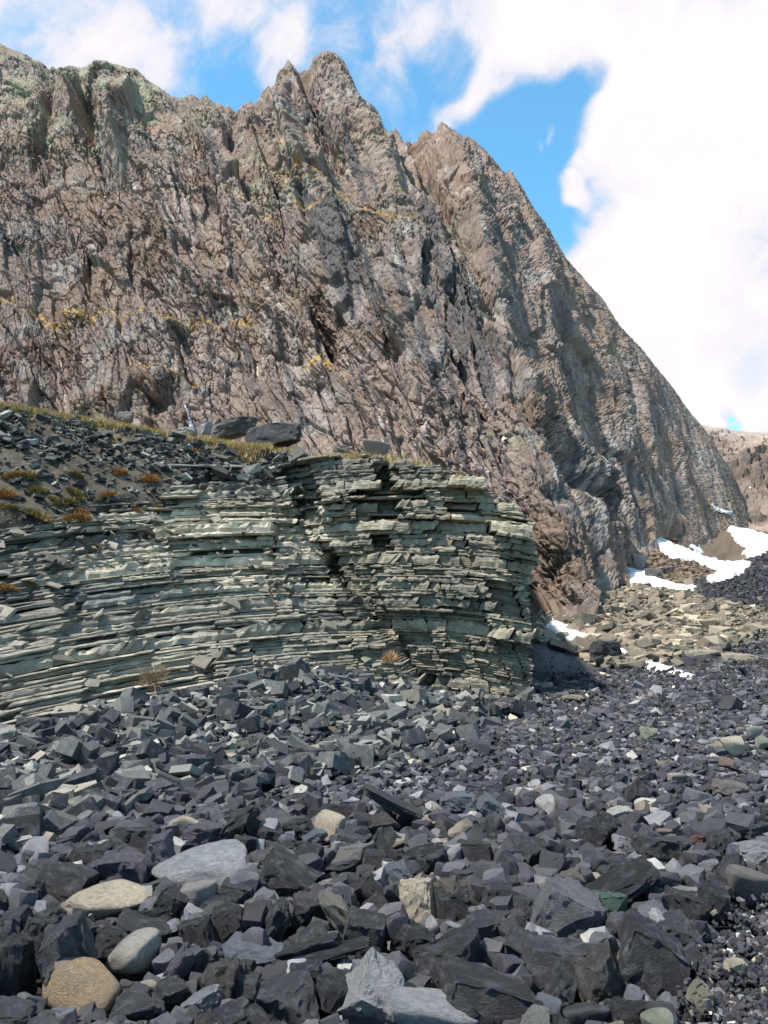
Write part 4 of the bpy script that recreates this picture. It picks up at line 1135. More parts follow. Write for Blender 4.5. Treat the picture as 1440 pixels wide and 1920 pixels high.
# (cx, cy, w, h, colour, shape, index, tilt, label, landmark name)
A, Wg, Rd, Sb = 'angular', 'wedge', 'round', 'slabby'
HERO = [
 (150, 1853, 152, 116, 'tan', Rd, 3, -14, 'tan brown rounded boulder with a peaked top and mottled sides', 'tan peaked boulder'),
 (251, 1794, 108, 112, 'palegrey', Rd, 1, 38, 'pale grey brown smooth boulder leaning against the tan peaked one', 'pale leaning boulder'),
 (133, 1812, 140, 170, 'slate', A, 0, -20, 'big charcoal boulder standing behind the tan peaked boulder', 'big charcoal boulder'),
 (202, 1695, 143, 68, 'cream', Rd, 1, -4, 'long cream boulder with grooved grey streaks on its front', 'long cream boulder'),
 (376, 1630, 170, 94, 'lgrey', Rd, 3, -8, 'largest light grey boulder, smooth backed, among the charcoal rocks', 'largest light grey boulder'),
 (124, 1657, 108, 92, 'coal2', A, 1, -18, 'dark angular boulder with a flat grey upper face above the long cream boulder', 'flat-faced dark boulder'),
 (228, 1630, 112, 78, 'lilac', A, 2, 12, 'purplish grey boulder wedged between the flat-faced dark one and the light grey one', 'purplish boulder'),
 (22, 1820, 96, 138, 'dk', A, 3, 5, 'black boulder cut by the frame edge beside the big charcoal boulder', None),
 (72, 1765, 60, 72, 'coal', A, 4, 0, 'rough charcoal rock just behind the big charcoal boulder', None),
 (275, 1749, 108, 64, 'coal2', Sb, 0, 8, 'flat charcoal slab lying behind the pale leaning boulder', 'flat charcoal slab'),
 (375, 1680, 66, 50, 'palegrey', Rd, 4, 0, 'speckled pale cobble tucked under the largest light grey boulder', 'speckled pale cobble'),
 (319, 1699, 70, 64, 'dk', A, 5, -25, 'black rough rock between the long cream boulder and the speckled pale cobble', None),
 (441, 1678, 74, 48, 'slate', A, 6, 10, 'charcoal rock with a dusty pale edge right of the speckled pale cobble', None),
 (430, 1733, 76, 76, 'coal', A, 7, 12, 'square black rock below the dusty-edged charcoal one', None),
 (371, 1752, 80, 74, 'dk', A, 8, -14, 'black knobbly rock right of the flat charcoal slab', None),
 (339, 1809, 66, 78, 'lilac', A, 9, 30, 'purple grey rock standing upright right of the pale leaning boulder', None),
 (415, 1838, 66, 68, 'brownish', A, 10, 0, 'brownish black blocky rock below the pale blue-grey slab', None),
 (380, 1806, 60, 48, 'coal', Wg, 1, 0, 'small peaked charcoal rock left of the pale blue-grey slab', None),
 (477, 1792, 126, 60, 'bluegrey', Sb, 1, 10, 'pale blue-grey cracked slab among charcoal rocks', 'pale blue-grey slab'),
 (257, 1884, 108, 82, 'slate', Wg, 2, 6, 'charcoal peaked boulder right of the tan peaked boulder at the lower edge', 'lower charcoal peak'),
 (280, 1854, 34, 28, 'cream', Rd, 5, 0, 'little cream pebble under the pale leaning boulder', None),
 (375, 1886, 92, 60, 'lgrey', A, 11, -22, 'light grey slanting rock with dark cracks at the lower edge', None),
 (463, 1862, 76, 62, 'slate', A, 12, 6, 'grey faceted rock between the brownish black one and the cracked dark boulder', None),
 (542, 1643, 116, 92, 'coal', A, 13, 28, 'large black boulder with a pale scar low on its left side', 'scarred black boulder'),
 (575, 1714, 62, 54, 'coal2', A, 0, 10, 'charcoal rock just below the scarred black boulder', None),
 (520, 1728, 68, 80, 'coal2', A, 2, -30, 'dark pitted rock below and left of the scarred black boulder', None),
 (636, 1712, 74, 94, 'gbrown', A, 3, 35, 'tall grey brown rock leaning right below the black row', 'tall grey brown rock'),
 (687, 1669, 78, 64, 'coal', Wg, 3, 0, 'dark peaked rock above the tall grey brown one', None),
 (785, 1690, 80, 80, 'cream', A, 5, 12, 'cream boulder with a flat pale top amid black rocks', 'cream flat-topped boulder'),
 (684, 1760, 95, 92, 'coal2', A, 6, -10, 'rounded charcoal boulder with a sharp crack below the tall grey brown rock', 'cracked round boulder'),
 (773, 1770, 92, 78, 'dk', A, 7, 14, 'black block with a bluish top below the cream flat-topped boulder', 'bluish-topped black block'),
 (848, 1698, 80, 74, 'dk', A, 8, 12, 'rough black boulder right of the cream flat-topped boulder', 'rough black boulder'),
 (846, 1805, 158, 100, 'coal', A, 9, -14, 'large charcoal boulder with a slanting ridge below the bluish-topped block', 'ridged charcoal boulder'),
 (692, 1868, 136, 146, 'lgrey', Wg, 4, 0, 'tall light grey pointed boulder at the lower edge, bright on one side', 'pointed light grey boulder'),
 (808, 1905, 180, 108, 'lgrey', Rd, 0, -10, 'broad light grey boulder cut by the lower edge next to the pointed one', 'broad light grey boulder'),
 (915, 1880, 190, 118, 'coal', A, 10, 10, 'broad rough charcoal boulder right of the broad light grey one', 'broad rough charcoal boulder'),
 (543, 1884, 122, 106, 'slate', A, 11, 20, 'charcoal boulder split by a straight crack at the lower edge', 'split charcoal boulder'),
 (567, 1838, 72, 52, 'coal', A, 12, 4, 'black rock resting on top of the split charcoal boulder', None),
 (626, 1862, 68, 66, 'dk', A, 13, -8, 'black pitted rock between the split boulder and the pointed light grey one', None),
 (577, 1778, 54, 72, 'coal2', A, 4, 70, 'upright charcoal rock between the pale blue-grey slab and the cracked round boulder', None),
 (617, 1788, 42, 72, 'dk', A, 1, 75, 'narrow upright black rock left of the cracked round boulder', None),
 (912, 1741, 90, 66, 'slate', A, 2, 16, 'blue black block below and right of the rough black boulder', None),
 (747, 1638, 62, 58, 'bluegrey', A, 3, 38, 'streaked blue-grey rock leaning above the cream flat-topped boulder', None),
 (715, 1694, 78, 34, 'slate', Wg, 5, 0, 'low grey wedge rock between the tall grey brown rock and the cream boulder', None),
 (811, 1740, 28, 34, 'white', Rd, 1, 0, 'small white pebble just below the cream flat-topped boulder', None),
 (799, 1616, 86, 68, 'dk', A, 4, 12, 'large squarish black boulder above the rough black one', 'squarish black boulder'),
 (1063, 1710, 146, 124, 'grey', A, 5, 26, 'big dusty grey boulder sloping down to the green stone', 'big sloping grey boulder'),
 (1139, 1702, 68, 48, 'green', A, 6, 0, 'green speckled stone lying between dark boulders', 'green stone'),
 (1162, 1664, 96, 120, 'dk', A, 7, 60, 'tall black boulder overhanging the green stone', 'tall black boulder'),
 (1037, 1807, 126, 88, 'slate', A, 8, -6, 'boulder with a flat pale lilac top below the big sloping grey one', 'pale-topped boulder'),
 (1124, 1839, 100, 100, 'brownish', A, 9, -18, 'brown grey pyramid boulder in front of the massive black boulder', 'brown grey pyramid'),
 (1220, 1803, 156, 142, 'coal', A, 10, 18, 'most massive black boulder beside the fine gravel', 'massive black boulder'),
 (1258, 1752, 100, 78, 'slate', A, 11, 22, 'charcoal boulder with a flat dusty top behind the massive black one', 'dusty-topped charcoal boulder'),
 (1287, 1704, 82, 66, 'coal2', A, 12, 14, 'purplish black boulder behind the dusty-topped charcoal one', None),
 (1339, 1690, 60, 62, 'coal', A, 13, -6, 'black rock between the purplish black boulder and the pale brown-grey one', None),
 (1402, 1664, 88, 76, 'gbrown', Rd, 2, 8, 'pale brown-grey boulder by the gravel near the frame edge', 'pale brown-grey boulder'),
 (1310, 1864, 56, 56, 'beige', A, 0, -40, 'upright yellowish stone on the fine gravel', 'upright yellowish stone'),
 (1381, 1812, 46, 32, 'cream', A, 2, 14, 'cream stone lying on the fine gravel', 'cream gravel stone'),
 (1045, 1852, 68, 72, 'coal2', Wg, 0, 0, 'charcoal rock left of the brown grey pyramid', None),
 (1027, 1886, 54, 38, 'bluegrey', Rd, 4, 10, 'small blue-grey stone near the lower edge left of the rounded grey rock', None),
 (1096, 1908, 84, 44, 'slate', Rd, 5, 0, 'rounded grey rock cut by the lower edge below the brown grey pyramid', None),
 (1286, 1676, 56, 30, 'lgrey', A, 3, 8, 'light grey flat-topped rock above the purplish black boulder', None),
 (1326, 1627, 38, 30, 'lgrey', A, 4, 5, 'small light grey block above the black rock near the pale brown-grey boulder', None),
 (1076, 1654, 54, 52, 'gbrown', A, 5, 22, 'grey brown rock above the big sloping grey boulder', None),
 (1182, 1902, 92, 56, 'dk', Sb, 2, 6, 'low flat black rock at the lower edge under the massive black boulder', None),
 (1232, 1912, 54, 36, 'palegreen', Rd, 3, 0, 'pale greenish rounded stone at the lower edge', None),
 (1374, 1400, 39, 36, 'cream', Rd, 0, 0, 'squarish cream boulder standing on the dark rubble', 'squarish cream boulder'),
 (1217, 1376, 32, 24, 'palegreen', A, 1, 0, 'pale greenish white stone with a dark hollow on the dark gravel', 'pale greenish stone'),
 (1022, 1508, 32, 32, 'white', Rd, 3, 0, 'round white cobble in the dark rubble', 'round white cobble'),
 (1267, 1458, 30, 18, 'cream', Rd, 4, 0, 'egg-shaped cream pebble among dark stones', 'egg-shaped pebble'),
 (1414, 1373, 30, 22, 'palegrey', Rd, 5, 0, 'pale grey rounded stone behind the squarish cream boulder', None),
 (1432, 1393, 30, 22, 'palegreen', Rd, 1, 0, 'mossy pale stone right of the squarish cream boulder', None),
 (1369, 1479, 64, 36, 'gbrown', A, 13, 6, 'long brownish grey boulder below the squarish cream one', 'long brownish boulder'),
 (1162, 1524, 52, 28, 'white', A, 2, 14, 'whitish bent stone with a rounded end among dark rocks', 'whitish bent stone'),
 (1238, 1596, 98, 52, 'coal2', A, 4, 6, 'broad low charcoal boulder right of the light grey cube', 'broad low boulder'),
 (1353, 1580, 54, 46, 'slate', A, 5, 10, 'round-backed charcoal boulder left of the pale lilac rock', None),
 (1417, 1562, 52, 40, 'slate', A, 6, 8, 'charcoal boulder near the frame edge above the pale lilac rock', None),
 (1416, 1600, 66, 46, 'lgrey', A, 7, 6, 'pale lilac grey boulder at the frame edge', 'pale lilac boulder'),
 (1108, 1564, 60, 46, 'coal', A, 8, 0, 'round rough black boulder left of the light grey cube', None),
 (1013, 1595, 54, 48, 'coal2', A, 9, 20, 'rough charcoal boulder above the big sloping grey one', None),
 (1170, 1582, 44, 32, 'lgrey', A, 10, 10, 'light grey cube-like stone with a pale corner', 'light grey cube'),
 (1246, 1566, 34, 24, 'pink', Rd, 2, 0, 'pinkish stone behind the broad low boulder', None),
 (1229, 1548, 24, 14, 'white', Rd, 5, 0, 'small white pebble behind the pinkish stone', None),
 (1308, 1575, 32, 16, 'rust', A, 11, 0, 'reddish brown flat stone between the pinkish one and the round-backed boulder', None),
 (1362, 1430, 26, 18, 'pink', Rd, 3, 0, 'pinkish egg-shaped stone just below the squarish cream boulder', None),
 (1196, 1486, 46, 50, 'coal', Wg, 1, 0, 'black peaked rock between the round white cobble and the egg-shaped pebble', 'black peaked rock'),
 (618, 1549, 58, 48, 'cream', Rd, 4, 4, 'cream boulder with dark lichen stains on the black rocks', 'stained cream boulder'),
 (591, 1572, 54, 38, 'bluegrey', A, 12, -30, 'light blue-grey tilted block in front of the stained cream boulder', None),
 (615, 1524, 96, 46, 'coal', A, 3, 8, 'long black boulder behind the stained cream boulder', 'long black boulder'),
 (751, 1512, 56, 90, 'coal2', A, 1, 65, 'tall columnar dark boulder standing where slate meets boulders', 'columnar dark boulder'),
 (860, 1506, 82, 48, 'bluegrey', A, 2, 6, 'blue-grey saddle-shaped boulder right of the columnar dark one', 'saddle-shaped boulder'),
 (924, 1518, 56, 62, 'bluegrey', A, 5, -50, 'bluish dusty boulder right of the saddle-shaped one', None),
 (717, 1543, 60, 42, 'brownish', Wg, 2, 0, 'brown grey peaked rock below the columnar dark boulder', None),
 (739, 1586, 16, 28, 'yellow', A, 3, 60, 'narrow yellowish upright stone left of the squarish black boulder', None),
 (819, 1580, 26, 14, 'white', Rd, 1, 0, 'white pebble lying on top of the squarish black boulder', None),
 (935, 1543, 26, 18, 'cream', A, 4, -30, 'cream chip below the bluish dusty boulder', None),
 (891, 1600, 68, 42, 'coal2', A, 6, 0, 'charcoal boulder right of the squarish black one', None),
 (640, 1625, 86, 38, 'slate', A, 7, -14, 'long dark rock between the scarred black boulder and the squarish one', None),
 (701, 1617, 44, 40, 'coal2', A, 8, 0, 'small blocky charcoal rock left of the streaked blue-grey one', None),
 (558, 1553, 64, 38, 'coal', A, 9, 10, 'black rock left of the stained cream boulder', None),
 (505, 1565, 52, 38, 'coal', A, 10, -10, 'black rock above the scarred black boulder', None),
 (345, 1552, 60, 52, 'cream', Rd, 1, -10, 'cream orange boulder half hidden behind a dark block', 'half-hidden cream boulder'),
 (379, 1571, 84, 54, 'lilac', A, 11, 6, 'dark lilac block in front of the half-hidden cream boulder', None),
 (304, 1605, 62, 78, 'lilac', A, 12, 15, 'lilac grey upright boulder left of the largest light grey boulder', None),
 (447, 1543, 62, 82, 'coal', A, 13, 50, 'rough black standing boulder right of the half-hidden cream one', None),
 (455, 1592, 58, 52, 'coal2', A, 0, 12, 'charcoal rock touching the largest light grey boulder at its right end', None),
 (175, 1610, 64, 46, 'coal', A, 1, 0, 'rough black rock above the flat-faced dark boulder', None),
]
for (a_, b_, w, h, c, kd, ix, tl, lb, lm) in HERO:
    place(a_, b_, w, h, c, kd, ix, lb, lm, tilt=tl, cat='pebble' if w < 36 and 'pebble' in lb else 'boulder', name='pebble' if 'pebble' in lb else ('cobble' if 'cobble' in lb else 'boulder'))
# stones far out on the valley floor and the pale scree
FARH = [
 (1397, 1245, 78, 42, 'beige', A, 3, 0, 'large pale square-edged block standing on the black gravel', 'large pale block', 19),
 (1256, 1278, 46, 26, 'orange', Sb, 3, -10, 'flat orange brown slab lying at the edge of the snow strip', 'orange slab', 17),
 (1294, 1186, 42, 26, 'cream', A, 5, 6, 'bright cream boulder high on the pale scree', 'bright cream boulder', 26),
 (1310, 1227, 72, 18, 'beige', Sb, 1, 0, 'long flat pale slab on the black gravel', 'long pale slab', 21),
 (1364, 1198, 38, 26, 'beige', A, 9, 0, 'pale angular boulder right of the long pale slab', None, 25),
 (1318, 1208, 40, 20, 'beige', A, 10, 0, 'pale boulder just behind the long pale slab', None, 24),
 (1157, 1122, 26, 20, 'pink', A, 11, 0, 'reddish boulder at the top of the pale scree', 'reddish scree boulder', 36),
 (1132, 1220, 58, 32, 'black', A, 12, 0, 'black boulder beside the lowest snow strip', 'black scree boulder', 20),
 (1198, 1054, 28, 32, 'gbrown', Rd, 2, 0, 'rounded brown boulder against the foot of the cliff above the snow', 'rounded brown boulder', 46),
 (1226, 1077, 32, 24, 'brownish', A, 1, 0, 'brown boulder at the edge of the middle snow patch', None, 43),
 (1024, 1286, 26, 13, 'cream', A, 2, 0, 'flat tan stone at the foot of the outcrop corner', 'flat tan stone', 14),
 (1076, 1308, 38, 12, 'beige', Sb, 4, 0, 'thin tan slab on the black gravel near the outcrop corner', None, 12.6),
 (1432, 1272, 18, 12, 'orange', A, 6, 0, 'small orange brown stone at the frame edge', None, 16),
 (1173, 1078, 24, 16, 'brownish', A, 7, 0, 'dull brown boulder left of the rounded brown one', None, 45),
 (1245, 1070, 40, 14, 'brownish', Sb, 2, 6, 'brown slab between the snow patches', None, 47),
 (1275, 1097, 44, 12, 'brownish', Sb, 3, 8, 'long brown slab at the lower tip of the middle snow patch', None, 41),
 (1183, 1284, 34, 18, 'gbrown', A, 8, 0, 'grey boulder left of the orange slab', None, 16.5),
 (1120, 1236, 30, 14, 'slate', A, 9, -10, 'dark flat stone below the black scree boulder', None, 19),
 (1272, 1112, 26, 12, 'beige', A, 13, 0, 'pale stone at the top edge of the scree', None, 37),
]
for (a_, b_, w, h, c, kd, ix, tl, lb, lm, Y) in FARH:
    place(a_, b_, w, h, c, kd, ix, lb, lm, tilt=tl, ground=Y, name='boulder')
print('heroes', time.time() - T0)

# ------------------------------------------------------------------ the rubble between them


def zone(px, py):
    sl = np.interp(px, [-400, 0, 150, 300, 480, 640, 760, 850, 1000, 1020], [1700, 1640, 1580, 1520, 1490, 1470, 1455, 1400, 1330, 1200])
    if py < sl and px < 1015: return 'slate'
    if px > np.interp(py, [1650, 1690, 1760, 1850, 1950], [1500, 1375, 1330, 1290, 1255]) and py > 1650: return 'gravel'
    if py < np.interp(px, [800, 1000, 1200, 1440], [1400, 1440, 1420, 1400]): return 'fine'
    return 'boulder'


def tone_of(z):
    u = rng.rand()
    if z == 'slate':
        if u < .46: return np.array([.030, .031, .034]) * rng.uniform(.7, 1.3), 'dark'
        if u < .76: return np.array([.078, .081, .078]) * rng.uniform(.8, 1.2), 'grey'
        if u < .93: return np.array([.165, .165, .147]) * rng.uniform(.85, 1.15), 'pale grey'
        if u < .96: return np.array([.20, .18, .145]) * rng.uniform(.8, 1.2), 'brownish'
        return np.array([.30, .29, .25]), 'whitish'
    if u < .52: return C_COAL * rng.uniform(.7, 1.4) * np.array([1, .98 + rng.rand() * .04, 1]), 'black'
    if u < .84: return np.array([.058, .058, .064]) * rng.uniform(.85, 1.2), 'charcoal'
    if u < .955: return np.array([.13, .13, .138]) * rng.uniform(.8, 1.2), 'grey'
    if u < .98: return np.array([.13, .108, .088]) * rng.uniform(.8, 1.2), 'brown'
    if u < .996: return np.array([.24, .23, .21]), 'pale grey'
    return np.array([.42, .37, .28]), 'cream'


def gravel_tone():
    u = rng.rand()
    if u < .86: return C_COAL * rng.uniform(.6, 1.7)
    if u < .95: return np.array([.12, .12, .125]) * rng.uniform(.6, 1.4)
    if u < .98: return np.array([.28, .24, .19]) * rng.uniform(.6, 1.2)
    if u < .985: return np.array([.22, .11, .07]) * rng.uniform(.7, 1.3)
    return np.array([.45, .43, .40])


cand = []
HBA = np.array(HBOX)


def inframe(x, y, z, m=60):
    px, py = proj(x, y, z)
    return -m < px < 1440 + m and 1150 < py < 1920 + m * 1.6, px, py


def hides(px, py, y, rp, lim=.82):
    d = ((px - HBA[:, 0]) / (HBA[:, 2] + rp * .55)) ** 2 + ((py - HBA[:, 1]) / (HBA[:, 3] + rp * .55)) ** 2
    return bool(((d < lim) & (HBA[:, 4] > y - .02)).any())


def try_drop(x, y, r, z, flat=1.0, lim=None):
    g = gh(x, y)
    h = under(x, y, r)
    if h - g > (lim if lim is not None else 1.1 * r + .03): return None
    return h, g


SIZES = [(.150, 260), (.115, 700), (.085, 1500), (.062, 3000), (.046, 5200), (.034, 8000), (.024, 12000)]
for r0, tries in SIZES:
    for _ in range(tries):
        y = 2.7 * (15.0 / 2.7) ** (rng.rand() ** (.75 if r0 > .04 else .9)); x = rng.uniform(-.52, .52) * y * 1.02
        if y > foot(x) + .15 and x < 2.5: continue
        if x < 2.5 and y > cliff_y(np.array([x]))[0] - .1: continue
        g = gh(x, y); ok_, px, py = inframe(x, y, g)
        if not ok_: continue
        zn = zone(px, py)
        r = r0 * rng.uniform(.82, 1.22)
        if zn == 'gravel':
            if r0 > .04: continue
            r *= .8
        if zn == 'fine' and r0 > .05 and rng.rand() > .04: continue
        if zn == 'slate' and (r0 > .16 or (r0 > .12 and rng.rand() > .25)): continue
        if zn == 'boulder':
            mx_ = np.interp(y, [3, 5, 6.5, 8, 10, 14], [.16, .14, .085, .06, .045, .04])
            if r0 > mx_: continue
        lim_ = {.150: .06, .115: .05, .085: .10, .062: .12, .046: .10, .034: .08, .024: .05}[r0]
        if zn == 'slate': lim_ += .05
        if zn == 'gravel': lim_ = .04
        if r0 < .03 and y > 11: continue
        t = try_drop(x, y, r, zn, lim=lim_)
        if t is None: continue
        h, g = t
        qx_, qy_ = proj(x, y, h + r * .45)
        if hides(qx_, qy_, y, r / y * FPX, 1.25 if r0 > .08 else .82): continue
        if r0 > .1 and y < 4.6: continue
        if zn == 'slate':
            L = min(r * rng.uniform(1.15, 2.1), .26); i = rng.randint(len(SL)); V = SL[i][0]
            s3 = np.array([L, L * rng.uniform(.8, 1.3), L * rng.uniform(.8, 1.4)])
            e = np.abs(V).max(0) * s3
            up_ = (x < 1.2)
            slope = (R(rng.normal(0, 16)), R(rng.normal(0, 20)), rng.normal(.35, .7) if rng.rand() < .7 else rng.uniform(0, 6.28))
            z = h + e[2] * .55 + .15 * e[0] * abs(math.sin(slope[1]))
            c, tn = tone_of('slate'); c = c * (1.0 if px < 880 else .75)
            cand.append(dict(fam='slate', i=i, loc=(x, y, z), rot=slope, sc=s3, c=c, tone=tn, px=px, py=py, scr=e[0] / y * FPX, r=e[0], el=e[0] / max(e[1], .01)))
            stamp(x, y, z, e[0], e[1], e[2], slope[2])
        else:
            kd = A if rng.rand() < .82 else (Wg if rng.rand() < .4 else (Rd if rng.rand() < .4 else Sb))
            if zn == 'gravel': kd = Rd if rng.rand() < .5 else A
            s3 = r * np.array([rng.uniform(.95, 1.35), rng.uniform(.8, 1.1), rng.uniform(.6, .92)])
            rot = (rng.normal(0, .35), rng.normal(0, .35), rng.uniform(0, 6.28))
            z = h + s3[2] * .45
            c, tn = tone_of(zn)
            if zn == 'gravel': c = gravel_tone(); tn = 'grey'
            cand.append(dict(fam='rock', kd=kd, i=rng.randint(40), loc=(x, y, z), rot=rot, sc=s3, c=c, tone=tn, px=px, py=py, scr=s3[0] / y * FPX, r=r, zn=zn))
            stamp(x, y, z, s3[0], s3[1], s3[2], rot[2])
print('cand', len(cand), time.time() - T0)
rocks = sorted([c for c in cand if c['fam'] == 'rock'], key=lambda c: -c['scr']); sls = sorted([c for c in cand if c['fam'] == 'slate'], key=lambda c: -c['scr'])
nhero = len(THINGS)
NR = 300 - nhero
SHAPEW = {A: 'angular', Wg: 'peaked', Rd: 'rounded', Sb: 'flat'}
for c in rocks[:NR]:
    o = link('boulder', LIB[c['kd']][c['i'] % len(LIB[c['kd']])], cat='boulder', group='loose rocks of the boulder field')
    o.location = c['loc']; o.rotation_euler = c['rot']; o.scale = c['sc']; o.color = (*c['c'], 1)
    THINGS.append([o, *proj(*c['loc']), c['scr'], None, c['tone'], SHAPEW[c['kd']], 'rock'])
for c in sls[:300]:
    o = link('slate_block', SL[c['i']][2], cat='slate block', group='slate blocks fallen below the outcrop')
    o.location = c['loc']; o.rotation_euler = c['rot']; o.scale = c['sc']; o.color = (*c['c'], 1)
    THINGS.append([o, *proj(*c['loc']), c['scr'], None, c['tone'], 'long' if c['el'] > 3.2 else 'blocky', 'slate block'])
stuff_r, stuff_s, stuff_p = [], [], []
for c in rocks[NR:]:
    Rm = rotm(*c['rot'])
    if c['zn'] == 'gravel':
        V, F = PEB[c['i'] % len(PEB)] if c['kd'] == Rd else TINY[c['i'] % len(TINY)]; stuff_p.append((V, F, np.array(c['loc']), Rm, c['sc'], c['c']))
    elif c['scr'] > 11: stuff_r.append((LOW[c['i'] % len(LOW)][0], LOW[c['i'] % len(LOW)][1], np.array(c['loc']), Rm, c['sc'], c['c']))
    else:
        V, F = TINY[c['i'] % len(TINY)]; stuff_p.append((V, F, np.array(c['loc']), Rm, c['sc'] * 1.1, c['c']))
for c in sls[300:]:
    stuff_s.append((SL[c['i']][0], SL[c['i']][1], np.array(c['loc']), rotm(*c['rot']), c['sc'], c['c']))
print('stuff', len(stuff_r), len(stuff_s), len(stuff_p))

# fine gravel between, beyond and on the far mound
for _ in range(15000):
    y = rng.uniform(2.7, 7.5); x = rng.uniform(.2, .54) * y
    ok_, px, py = inframe(x, y, gh(x, y))
    if not ok_ or zone(px, py) != 'gravel': continue
    r = rng.uniform(.006, .02)
    h = under(x, y, .03)
    if h - gh(x, y) > .09: continue
    V, F = TINY[rng.randint(len(TINY))]
    stuff_p.append((V, F, np.array([x, y, h + r * .4]), rotm(*(rng.rand(3) * 6)), np.array([r, r * .8, r * .7]) * 1.1, gravel_tone()))
n0 = len(stuff_p)
for _ in range(26000):
    y = rng.uniform(8.0, 17.5) if rng.rand() < .75 else rng.uniform(17.5, 28); x = rng.uniform(-.10, .52) * y
    if x < 2.6 and y > cliff_y(np.array([x]))[0] - .1: continue
    if y > 13.5 and x < 2.9: continue
    if y > 26 - 3 * 0 and x < .25 * y: continue
    r = rng.lognormal(math.log(.026), .42) * (1 + (y > 17) * .4)
    g = gh(x, y) if y < 17.9 and x < 8.9 else float(G(x, y))
    px, py = proj(x, y, g)
    if px > 1460 or zone(px, py) == 'slate' and rng.rand() < .6: continue
    if y > 17.5 and (x - .62 * y) < -4.2 and rng.rand() < .85: continue
    if abs(px - 1060) < 60 and abs(py - 1240) < 34 and y > 15: r *= .45
    V, F = TINY[rng.randint(len(TINY))] if rng.rand() < .6 else CHIP[rng.randint(len(CHIP))]
    c = tone_of('x')[0]
    stuff_p.append((V, F, np.array([x, y, g + r * .35]), rotm(rng.normal(0, .5), rng.normal(0, .5), rng.rand() * 6.3), np.array([r, r, r]) * 1.25, c))
# the black mound at the right
for _ in range(9000):
    y = rng.uniform(28, 46); x = rng.uniform(.36, .54) * y
    g = float(perlin(0, 0, 0, 1)) * 0
    stuff_p.append((None, x, y))
mo = [t for t in stuff_p if t[0] is None]; stuff_p = [t for t in stuff_p if t[0] is not None]
mx_, my_ = np.array([t[1] for t in mo]), np.array([t[2] for t in mo]); mg = G(mx_, my_)
mpx, mpy = proj(mx_, my_, mg)
moundb = np.interp(mpx, [1290, 1320, 1440], [1100, 1118, 1140])
for x, y, g, px, py, bb in zip(mx_, my_, mg, mpx, mpy, moundb):
    if px < 1300 or py > bb: continue
    r = rng.lognormal(math.log(.06), .35); V, F = TINY[rng.randint(len(TINY))]
    stuff_p.append((V, F, np.array([x, y, g + r * .3]), rotm(*(rng.rand(3) * 6)), np.array([r, r, r]), C_COAL * rng.uniform(.7, 1.9)))
ro_ = joined('rubble', stuff_r, M_rockv, smooth=True, label='smaller charcoal rocks filling the gaps between the boulders', cat='rubble')
ro_.data.set_sharp_from_angle(angle=R(30))
joined('slate_rubble', stuff_s, M_rockv, label='smaller broken slate heaped under the outcrop', cat='rubble')
joined('gravel', stuff_p, M_rockv, label='dark gravel and pebbles covering the valley floor', cat='gravel')

def inpoly(px, py, poly):
    c = np.zeros(px.shape, bool); j = len(poly) - 1
    for i in range(len(poly)):
        xi, yi = poly[i]; xj, yj = poly[j]
        with np.errstate(divide='ignore', invalid='ignore'):
            c ^= ((yi > py) != (yj > py)) & (px < (xj - xi) * (py - yi) / (yj - yi + 1e-9) + xi)
        j = i
    return c


def edge_d(px, py, poly):
    d = np.full(px.shape, 1e9)
    for i in range(len(poly)): d = np.minimum(d, seg_dist(px, py, poly[i - 1], poly[i]))
    return d


# where the old snow lies
SNOW = [([(1226, 1001), (1240, 1010), (1262, 1022), (1292, 1032), (1320, 1046), (1350, 1054), (1414, 1058), (1400, 1072), (1372, 1086), (1350, 1092), (1330, 1096), (1325, 1088), (1352, 1072), (1330, 1066), (1300, 1052), (1262, 1050), (1240, 1032), (1221, 1018)], 'longest snow tongue curving down from the cliff foot', 58),
        ([(1166, 1062), (1180, 1068), (1212, 1074), (1240, 1090), (1276, 1100), (1308, 1104), (1300, 1109), (1262, 1108), (1220, 1102), (1176, 1092)], 'narrow snow patch between brown boulders and the pale scree', 44),
        ([(1360, 980), (1380, 990), (1400, 993), (1440, 1004), (1500, 1020), (1500, 1040), (1440, 1038), (1412, 1048), (1392, 1040), (1400, 1030), (1380, 1012)], 'large snow field at the frame edge under the hillside', 76),
        ([(1034, 1160), (1060, 1172), (1085, 1184), (1120, 1198), (1126, 1204), (1090, 1208), (1064, 1208), (1042, 1196), (1020, 1182)], 'dirty snow patch beside the outcrop corner', 27),
        ([(1155, 1216), (1172, 1222), (1182, 1232), (1170, 1236), (1152, 1224)], 'smallest snow scrap right of the black scree boulder', 20),
        ([(1206, 1243), (1224, 1244), (1250, 1252), (1278, 1262), (1302, 1271), (1296, 1274), (1268, 1268), (1246, 1262), (1222, 1258), (1212, 1250)], 'lowest snow strip above the orange slab', 18),
        ([(1332, 948), (1345, 955), (1372, 962), (1368, 966), (1340, 960)], 'little snow streak at the cliff foot near the valley end', 88),
        ([(1372, 905), (1390, 910), (1410, 915), (1406, 919), (1382, 914)], 'thin snow streak on the far hillside', 88),
        ([(1294, 1022), (1310, 1024), (1316, 1032), (1300, 1030)], 'tiny snow scrap above the longest snow tongue', 60)]

